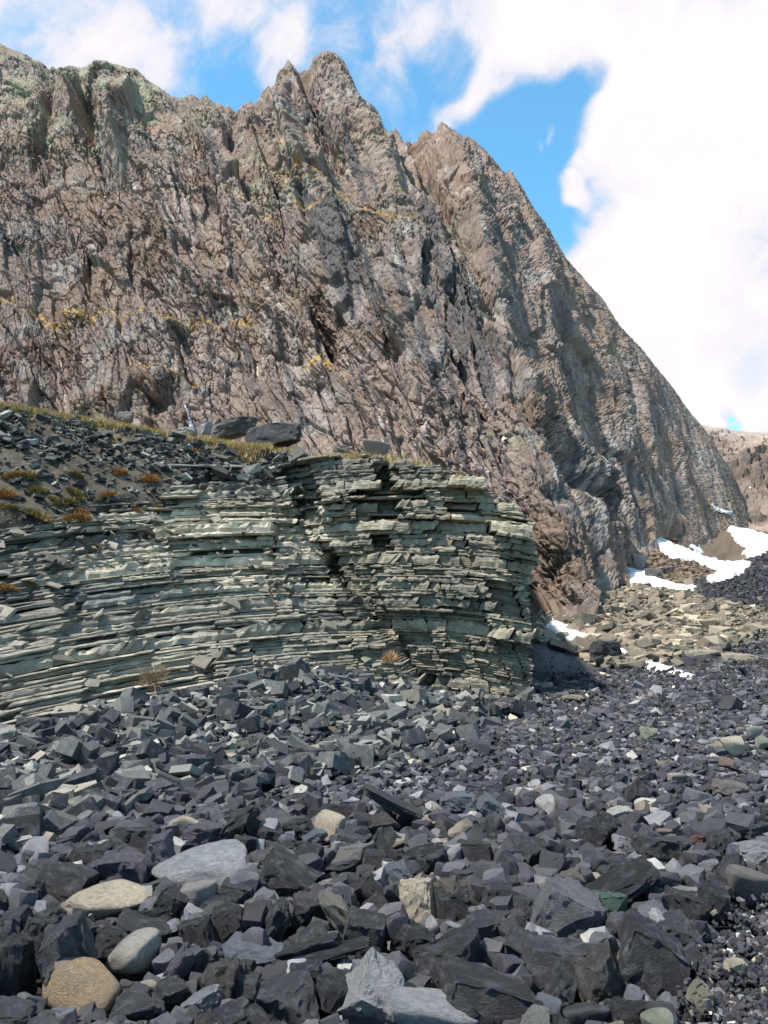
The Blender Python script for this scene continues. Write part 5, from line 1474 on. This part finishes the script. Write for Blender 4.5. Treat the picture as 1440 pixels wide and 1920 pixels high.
# pale scree below the cliff
sc_it, sc_big = [], []
sx = rng.uniform(.14, .53, 19000); sy = 19 + 43 * rng.rand(19000) ** .95; sx = sx * sy; sg = G(sx, sy); spx, spy = proj(sx, sy, sg)
for x, y, g, px, py in zip(sx, sy, sg, spx, spy):
    if not (1000 < px < 1450): continue
    low_ = np.interp(px, [1000, 1090, 1180, 1250, 1330, 1440], [1232, 1238, 1262, 1240, 1222, 1185])
    if py > low_ + rng.normal(0, 6): continue
    if px > 1305 and np.interp(px, [1305, 1440], [1092, 1034]) < py < np.interp(px, [1305, 1320, 1440], [1110, 1122, 1145]): continue
    if 1000 < px < 1100 and py > 1200 and px < 1000 + (py - 1200) * 2.6: continue
    if rng.rand() < .93 and any(inpoly(np.array([px]), np.array([py - 2.0]), pl_)[0] for pl_, _, yg_ in SNOW if yg_ < 84): continue
    r = min(rng.lognormal(math.log(.10), .5), .45) * (1.0 if y < 40 else .8)
    u = rng.rand()
    far_ = y > 41
    c = (np.array([.20, .165, .12]) if u < .5 else np.array([.10, .09, .07]) if u < .84 else np.array([.34, .285, .205])) * rng.uniform(.7, 1.25)
    if far_ and r < .05: continue
    if far_: c = np.array([.14, .105, .075]) * rng.uniform(.6, 1.5)
    i = rng.randint(len(CHIP)); V, F = CHIP[i] if rng.rand() < .6 else TINY[rng.randint(len(TINY))]
    sc_it.append((r / y, V, F, np.array([x, y, g + r * .22]), (rng.normal(.1, .3), rng.normal(0, .3), rng.rand() * 6.3), np.array([r, r, r * 1.1]), c, px, py))
sc_it.sort(key=lambda t: -t[0])
SCM = [make_mesh('scree_shape', V, F, M_slate) for V, F in CHIP + TINY]
idm = {id(V): m_ for (V, F), m_ in zip(CHIP + TINY, SCM)}
for t in sc_it[:110]:
    o = link('scree_stone', idm[id(t[1])], cat='stone', group='pale stones of the scree below the cliff')
    o.location = t[3]; o.rotation_euler = t[4]; o.scale = t[5]; o.color = (*t[6], 1)
    lum = t[6].mean(); THINGS.append([o, t[7], t[8], t[0] * FPX, None, 'cream' if lum > .3 else 'beige' if lum > .18 else 'brown', 'angular', 'scree stone'])
joined('scree', [(t[1], t[2], t[3], rotm(*t[4]), t[5], t[6]) for t in sc_it[110:]], M_rockv, label='beige broken scree below the foot of the cliff', cat='scree')
print('rubble', time.time() - T0)

# ------------------------------------------------------------------ the scree slope on the outcrop: chips, cushions, grass
ch = []


def ramp_pt(x, z):
    return np.array([x, float(yfront(np.array([x]), np.array([z]))[0]), z])


for _ in range(6800):
    x = rng.uniform(-7.5, 1.0); z = rng.uniform(.3, 1) ** .8 * float(ztop(x))
    s_ = float(soilmask(np.array([x]), np.array([z]))[0])
    if s_ < .3:
        if rng.rand() > .11 or z > 3.6: continue
    elif rng.rand() < .12 + .35 * (ztop(x) - z > .9): continue
    top_ = float(ztop(x)) - z
    p = ramp_pt(x, z)
    if proj(*p)[0] < -40: continue
    if x > -1.2 and z > .9: continue
    r = rng.lognormal(math.log(.034), .5) * (1 + .45 * (top_ < 1.0))
    V, F = CHIP[rng.randint(len(CHIP))]
    u = rng.rand()
    c = (np.array([.09, .088, .078]) if u < .5 else np.array([.04, .04, .04]) if u < .90 else np.array([.21, .21, .19])) * rng.uniform(.75, 1.25)
    p = p + np.array([0, -.02 - (.0 if s_ > .3 else .05), .02 + (0 if s_ > .3 else .04)])
    ch.append((V, F, p, rotm(R(30) + rng.normal(0, .35), rng.normal(0, .3), rng.rand() * 6.3), np.array([r, r, r * 1.3]), c))
for _ in range(240):
    x = rng.uniform(-6.4, .6); z = rng.rand() ** 1.3 * 3.0
    if x > .75 - .84 * z - .2: continue
    if float(soilmask(np.array([x]), np.array([z]))[0]) > .3: continue
    p = ramp_pt(x, z); i = rng.randint(len(SL)); L = min(rng.lognormal(math.log(.07), .45), .13)
    c = np.array([.21, .195, .155]) * rng.uniform(.35, 1.1)
    V, F = CHIP[i % len(CHIP)]; ch.append((V, F, p + np.array([0, -.04, .03]), rotm(R(30) + rng.normal(0, .2), rng.normal(0, .2), rng.normal(.2, .8)), np.array([L * 1.2, L * .9, L * .8]), c))
joined('slate_chips', ch, M_rockv, label='loose slate chips strewn over the outcrop slope', cat='scree')


def tuft_mesh(name, n, rad, hgt, cols, lean=.5, wdt=.012):
    V, F, C = [], [], []
    for i in range(n):
        a_ = rng.rand() * 6.283; r_ = rad * math.sqrt(rng.rand()); bx_, by_ = r_ * math.cos(a_), r_ * math.sin(a_)
        dome = hgt * (1 - (r_ / rad) ** 2 * .75)
        tx = bx_ + (bx_ / rad * lean + rng.normal(0, .35)) * dome; ty = by_ + (by_ / rad * lean + rng.normal(0, .35)) * dome; tz = dome * rng.uniform(.6, 1.1)
        t_ = rng.rand() * 3.14; wx, wy = wdt * math.cos(t_), wdt * math.sin(t_)
        k_ = len(V)
        V += [(bx_ - wx, by_ - wy, -.02), (bx_ + wx, by_ + wy, -.02), (tx, ty, tz)]
        F.append((k_, k_ + 1, k_ + 2)); c = cols[rng.randint(len(cols))] * rng.uniform(.7, 1.3); C += [c, c, c * 1.15]
    return make_mesh(name, np.array(V), np.array(F), M_grass, np.array(C))


rustc = [np.array([.26, .13, .035]), np.array([.20, .10, .03]), np.array([.30, .17, .05])]; olivec = [np.array([.17, .13, .04]), np.array([.12, .10, .035]), np.array([.20, .14, .045])]
strawc = [np.array([.46, .33, .12]), np.array([.36, .25, .08]), np.array([.52, .40, .19]), np.array([.22, .16, .06])]
TM = [tuft_mesh('cushion_rust', 700, 1, .75, rustc, .55, .05), tuft_mesh('cushion_olive', 700, 1, .6, olivec, .5, .05)]
TUFT = [(197, 928, 34, 0, 'rust orange cushion plant, the tallest on the slope'), (222, 882, 26, 0, 'orange cushion plant above the tallest rust one'), (277, 892, 34, 0, 'orange brown cushion beside the pale rubble ledge'), (290, 880, 20, 0, 'small orange cushion touching the one on the pale ledge'),
        (140, 972, 46, 0, 'wide rust cushion at the lower end of the scree'), (152, 958, 24, 0, 'small rust cushion on top of the wide rust one'), (72, 962, 52, 1, 'widest olive cushion on the scree'), (118, 940, 40, 1, 'olive brown cushion above the wide rust one'),
        (142, 936, 30, 1, 'olive cushion left of the tallest rust one'), (142, 918, 30, 1, 'olive cushion uphill of the pair in mid slope'), (68, 912, 34, 1, 'dull brown cushion on the left scree'), (20, 890, 34, 0, 'brown orange cushion by the frame edge, upper one'),
        (8, 920, 36, 0, 'brown orange cushion by the frame edge, middle one'), (12, 950, 34, 1, 'olive cushion by the frame edge below the orange ones'), (258, 955, 18, 0, 'small orange cushion on the top pale bed'), (296, 948, 13, 0, 'tiny orange cushion right of the small one on the pale bed'),
        (15, 1102, 30, 0, 'golden brown cushion low at the frame edge'), (58, 1092, 18, 1, 'dark olive cushion right of the golden brown one'), (178, 1020, 20, 1, 'yellowish cushion on the grey beds below the scree'), (210, 1062, 10, 0, 'tiny rust cushion low on the pale beds'),
        (48, 812, 14, 0, 'small rust cushion just under the grassy rim'), (213, 832, 14, 0, 'small rust cushion in the dark rubble under the rim'), (360, 845, 16, 0, 'rust cushion in the dark rocks under the grassy rim'), (140, 888, 30, 1, 'flat olive cushion in the middle of the scree'),
        (60, 1200, 12, 0, 'tiny orange cushion on the lower grey beds'), (105, 935, 24, 1, 'small olive cushion left of the olive brown one'), (45, 885, 40, 1, 'low brown cushion left of the flat olive one')]


def ray_ramp(px, py):
    d = pix_dir(px, py)
    for Y in np.linspace(7, 24, 700):
        p = np.array([0, 0, EYE]) + d * (Y / d[1])
        zt = float(ztop(p[0]))
        if p[2] < zt and float(yfront(np.array([p[0]]), np.array([p[2]]))[0]) < Y: return p
    return None


for px, py, w, k_, lb in TUFT:
    p = ray_ramp(px, py + w * .2)
    if p is None: continue
    o = link('cushion_plant', TM[k_], label=lb, cat='cushion plant', group='cushion plants on the scree slope')
    s = w / FPX * p[1] * .62
    o.location = p; o.scale = (s, s, s * rng.uniform(.8, 1.1)); o.rotation_euler = (R(24), 0, rng.rand() * 6)
p = ray_ramp(290, 1275)
if p is not None:
    o = link('dry_grass_tuft', tuft_mesh('dry_tuft', 260, .16, .22, [np.array([.34, .27, .18]), np.array([.28, .20, .12])], .8, .006), label='tuft of dead straw-coloured stems hanging on the lower beds', cat='grass tuft'); o.location = p + np.array([0, -.06, .02]); o.rotation_euler = (R(50), 0, 0)
p = ray_ramp(732, 1236)
if p is not None:
    o = link('dry_grass_tuft', tuft_mesh('dry_tuft', 200, .10, .14, [np.array([.55, .36, .2]), np.array([.45, .3, .15])], .8, .006), label='small pale orange grass tuft at the foot of the cleft', cat='grass tuft'); o.location = p + np.array([0, -.08, .02]); o.rotation_euler = (R(40), 0, 0)

# dry grass along the rim
gv, gf, gc = [], [], []
for _ in range(36000):
    x = rng.uniform(-9.2, -.2) if rng.rand() < .92 else rng.uniform(-.2, 1.6)
    back_ = rng.exponential(.35) if rng.rand() < .85 else rng.uniform(0, 4)
    dens_ = .55 + .9 * float(_RND[int((x * 3.1) % 1024), 0]) - .35
    if x > -1.6 and rng.rand() < .8: continue
    if rng.rand() > dens_ + .25: continue
    zt = float(ztop(x)); yr = float(yfront(np.array([x]), np.array([zt]))[0]) + (-.12 if x < -2.2 else .34)
    k_ = 1 + back_ / yr
    z0 = EYE + (zt - EYE) * k_ * 1.0 - (.0 if back_ > .1 else .03)
    if rng.rand() < .25 and x < -2.3:
        dz = rng.exponential(.10); z0 -= dz; yr -= dz * 1.3
    hgt = rng.uniform(.04, .15) * (1.2 if x > -3.6 else .8); a_ = rng.rand() * 3.14; w = rng.uniform(.004, .012)
    p = np.array([x * k_, yr * k_, z0]); l = rng.normal(0, .35, 2) * hgt + np.array([.02, -.02])
    n_ = len(gv)
    gv += [p + [-w * math.cos(a_), -w * math.sin(a_), -.03], p + [w * math.cos(a_), w * math.sin(a_), -.03], p + [l[0], l[1], hgt]]
    gf.append([n_, n_ + 1, n_ + 2]); c = strawc[rng.randint(4)] * rng.uniform(.7, 1.25); gc += [c, c, c]
link('dry_grass', make_mesh('dry_grass', np.array(gv), np.array(gf), M_grass, np.array(gc)), kind='stuff', label='golden dry grass along the rim of the outcrop', cat='grass')
# boulders on the rim
RIMB = [(515, 815, 122, 58, 'black', A, 3, 7, 'big black block on the grassy rim, the nearer of the two', 'nearer black rim block', 19), (435, 804, 100, 44, 'brownish', A, 9, -9, 'long black boulder with a grey top on the rim behind the other black one', None, 20.5),
        (386, 803, 22, 22, 'lgrey', A, 3, 0, 'small whitish block on the rim touching the long black boulder', None, 19.5), (351, 809, 36, 14, 'palegrey', A, 5, 0, 'low tan boulder on the grassy rim below the waterfall', None, 19),
        (205, 797, 30, 14, 'lgrey', A, 6, 0, 'pale stone on the rim above the dark rubble', None, 19), (118, 790, 22, 10, 'lgrey', A, 7, 0, 'small pale stone set in the rim grass', None, 19), (56, 775, 24, 16, 'palegrey', A, 9, 0, 'greyish boulder at the far left end of the rim', None, 20),
        (236, 783, 30, 22, 'gbrown', A, 1, 0, 'brown boulder under the cliff behind the pale rim stones', None, 22), (190, 792, 26, 12, 'palegrey', A, 2, 0, 'flat pale stone left of the one above the dark rubble', None, 20), (705, 842, 56, 32, 'gbrown', Rd, 2, 0, 'rounded streaked boulder behind the top of the outcrop', None, 24),
        (640, 842, 30, 14, 'gbrown', A, 4, 0, 'low brown stone left of the rounded streaked boulder', None, 20), (710, 858, 18, 11, 'tan', A, 5, 0, 'small rust-spotted stone on the very top of the outcrop', None, 15.2), (268, 801, 14, 7, 'pink', A, 11, 0, 'tiny pinkish stone in the rim grass', None, 19)]
for (a_, b_, w, h, c, kd, ix, tl, lb, lm, Y) in RIMB:
    place(a_, b_, w, h, c, kd, ix, lb, lm, tilt=tl, ground=Y, depth=.9, name='boulder')

# ------------------------------------------------------------------ the thread of falling water
ip, jp = proj(Pd[..., 0], Pd[..., 1], Pd[..., 2])
path = [(346, 756), (349, 764), (353, 772), (356, 780), (357, 788), (360, 796), (361, 806), (362, 816)]
wv_ = []
for a_, b_ in path:
    d2 = (ip - a_) ** 2 + (jp - b_) ** 2; k_ = np.unravel_index(np.argmin(d2), d2.shape); wv_.append(Pd[k_] + np.array([0, -.22, .02]))
wv_ = np.array(wv_)
for _ in range(2): wv_[1:-1] = (wv_[:-2] + wv_[1:-1] * 2 + wv_[2:]) / 4
tq = np.linspace(0, len(wv_) - 1, 60); cen = np.stack([np.interp(tq, range(len(wv_)), wv_[:, i]) for i in range(3)], -1)
wd = .05 + .13 * np.linspace(0, 1, 60) ** 2
vs = []
for j, t_ in enumerate(np.linspace(-1, 1, 9)):
    nse = perlin(np.full(60, j * 1.7), tq * 3, 0, 5) * .05
    vs.append(cen + np.stack([t_ * wd + nse, -.07 * (1 - t_ * t_) + nse, nse * 0], -1))
M_water = bpy.data.materials.new('white_water'); M_water.use_nodes = True
nt = M_water.node_tree; b_ = nt.nodes['Principled BSDF']; b_.inputs['Roughness'].default_value = .25
n_ = nt.nodes.new('ShaderNodeTexNoise'); n_.inputs['Scale'].default_value = 5; mp = nt.nodes.new('ShaderNodeMapping'); mp.inputs['Scale'].default_value = (4, 4, .7); tcn = nt.nodes.new('ShaderNodeTexCoord')
nt.links.new(tcn.outputs['Object'], mp.inputs[0]); nt.links.new(mp.outputs[0], n_.inputs['Vector']); rp = nt.nodes.new('ShaderNodeValToRGB'); rp.color_ramp.elements[0].position = .4; rp.color_ramp.elements[0].color = (.10, .12, .18, 1); rp.color_ramp.elements[1].position = .6; rp.color_ramp.elements[1].color = (.36, .40, .50, 1)
nt.links.new(n_.outputs['Fac'], rp.inputs[0]); nt.links.new(rp.outputs[0], b_.inputs['Base Color'])
link('waterfall', make_mesh('waterfall', np.array(vs).reshape(-1, 3), grid_faces(9, 60), M_water, smooth=True), label='thin white waterfall over dark wet rock behind the rim', cat='waterfall')

# snow patches
def ragged(px, py, poly):
    w_ = perlin(px * .12, py * .25, 0, 9) * 3.0 + perlin(px * .4, py * .6, 0, 10) * 1.8
    return edge_d(px, py, poly) * np.where(inpoly(px, py, poly), 1, -1) + w_


def snow_on_grid(Gd, poly, lb, lift):
    """snow lying against the gridded rock: its own sheet, lifted off the face"""
    gx_, gy_ = proj(Gd[..., 0], Gd[..., 1], Gd[..., 2])
    pa = np.array(poly, float); m_ = (gx_ > pa[:, 0].min() - 8) & (gx_ < pa[:, 0].max() + 8) & (gy_ > pa[:, 1].min() - 8) & (gy_ < pa[:, 1].max() + 8)
    r_, c_ = np.where(m_)
    if not len(r_): return
    sub = Gd[r_.min():r_.max() + 1, c_.min():c_.max() + 1].copy(); sx_, sy_ = gx_[r_.min():r_.max() + 1, c_.min():c_.max() + 1], gy_[r_.min():r_.max() + 1, c_.min():c_.max() + 1]
    ed = ragged(sx_, sy_, poly); inn = ed > -1
    sub[..., 1] -= lift * sstep(ed, -1.5, 1); sub[..., 2] += lift * .5 * sstep(ed, -1.5, 1)
    f = grid_faces(*sub.shape[:2]); keep = inn.ravel()[f].all(1)
    if keep.any(): link('snow_patch', make_mesh('snow_patch', sub.reshape(-1, 3), f[keep], M_snow, smooth=True), label=lb, cat='snow patch', group='old snow patches below the cliff')


for poly, lb, Yg in SNOW:
    if Yg > 84:
        snow_on_grid(HP if 'hillside' in lb else Pd, poly, lb, .3)
        continue
    hp_ = [ray_ground(a_, b_) for a_, b_ in poly]; hp_ = np.array([q_ for q_ in hp_ if q_ is not None and abs(q_[1] - Yg) < Yg * .8])
    (x0, y0, _), (x1, y1, _) = hp_.min(0) - 1.2, hp_.max(0) + 1.2
    st_ = .16 if Yg > 30 else .05
    XX, YY = np.meshgrid(np.arange(x0, x1, max(st_, (x1 - x0) / 260)), np.arange(y0, y1, max(st_, (y1 - y0) / 260)))
    base_ = G(XX, YY); ZZ = base_ + relief(XX, YY, np.hypot(XX, YY)) * .5
    qx_, qy_ = proj(XX, YY, base_)
    ed = ragged(qx_, qy_, poly); inn = ed > -2.5
    up_ = (.16 if Yg > 30 else .07) + (.12 if Yg > 30 else .05) * np.clip(ed / 8, 0, 1)
    ZZ = ZZ - .16 + (up_ + .16) * sstep(ed, -2.5, 1.0)
    f = grid_faces(*XX.shape); keep = inn.ravel()[f].any(1)
    link('snow_patch', make_mesh('snow_patch', np.stack([XX, YY, ZZ], -1).reshape(-1, 3), f[keep], M_snow, smooth=True), label=lb, cat='snow patch', group='old snow patches below the cliff')
snow_on_grid(Pd, [(938, 824), (946, 822), (951, 829), (942, 833)], 'tiny white snow fleck high on the cliff above the outcrop', .25)

# ------------------------------------------------------------------ driftwood
dp_ = np.array([P(897, 1769, 3.95), P(915, 1773, 3.93), P(933, 1775, 3.92), P(948, 1768, 3.92), P(955, 1772, 3.93)])
tq = np.linspace(0, 4, 26); cen = np.stack([np.interp(tq, range(5), dp_[:, i]) for i in range(3)], -1)
rad = np.interp(tq, [0, 1, 2.4, 3, 4], [.008, .011, .014, .028, .014]) * (1 + .25 * perlin(tq * 2, 0, 0, 3))
vs = []
for j in range(10):
    a_ = j / 10 * 6.283
    vs.append(cen + np.stack([0 * rad, np.cos(a_) * rad, np.sin(a_) * rad], -1) * (1 + .15 * math.sin(3 * a_)))
vs = np.array(vs + [vs[0]])
link('driftwood', make_mesh('driftwood', vs.reshape(-1, 3), grid_faces(11, 26), M_rockv, np.tile([.36, .33, .31], (11 * 26, 1)), smooth=True), label='bleached bone-like driftwood stick wedged between dark rocks', cat='driftwood')

# ------------------------------------------------------------------ say which one each loose stone is
LM = [(t[4], t[1], t[2]) for t in THINGS if t[4]]
ORD = ['', 'second ', 'third ', 'fourth ', 'fifth ', 'sixth ', 'seventh ', 'eighth ', 'ninth ', 'tenth ', 'eleventh ', 'twelfth ', 'thirteenth ', 'fourteenth ', 'fifteenth ', 'sixteenth ', 'seventeenth ', 'eighteenth ', 'nineteenth ', 'twentieth ', 'twenty-first ', 'twenty-second ', 'twenty-third ', 'twenty-fourth ', 'twenty-fifth ', 'twenty-sixth ', 'twenty-seventh ', 'twenty-eighth ', 'twenty-ninth ', 'thirtieth ']
LM += [('outcrop corner', 1000, 1300), ('dark cleft of the outcrop', 770, 1290), ('lowest beds of the outcrop', 200, 1400), ('dead grass tuft', 290, 1290), ('lower left beds', 20, 1400)]
bins = {}
for t in THINGS:
    if t[4] or t[0].get('label'): continue
    d = sorted((math.hypot(t[1] - a_, (t[2] - b_) * 1.3), n_, a_, b_) for n_, a_, b_ in LM)[0]
    dx, dy = t[1] - d[2], (t[2] - d[3]) * 1.3
    dr = ('right of' if dx > 0 else 'left of') if abs(dx) > abs(dy) else ('below' if dy > 0 else 'above')
    bins.setdefault((t[5], t[6], t[7], dr, d[1]), []).append((d[0], t))
for (tn, sh, fam, dr, lm), L_ in bins.items():
    L_.sort(key=lambda q: q[0])
    for k_, (_, t) in enumerate(L_):
        t[0]['label'] = f"{tn} {sh} {fam}, {ORD[min(k_, 29)] + 'one ' if k_ else 'nearest '}{dr} the {lm}"
print('all', time.time() - T0, len(THINGS))
print('tris', sum(len(o.data.loop_triangles) if not o.data.calc_loop_triangles() else 0 for o in {o.data.name: o for o in bpy.data.objects if o.type == 'MESH'}.values()))
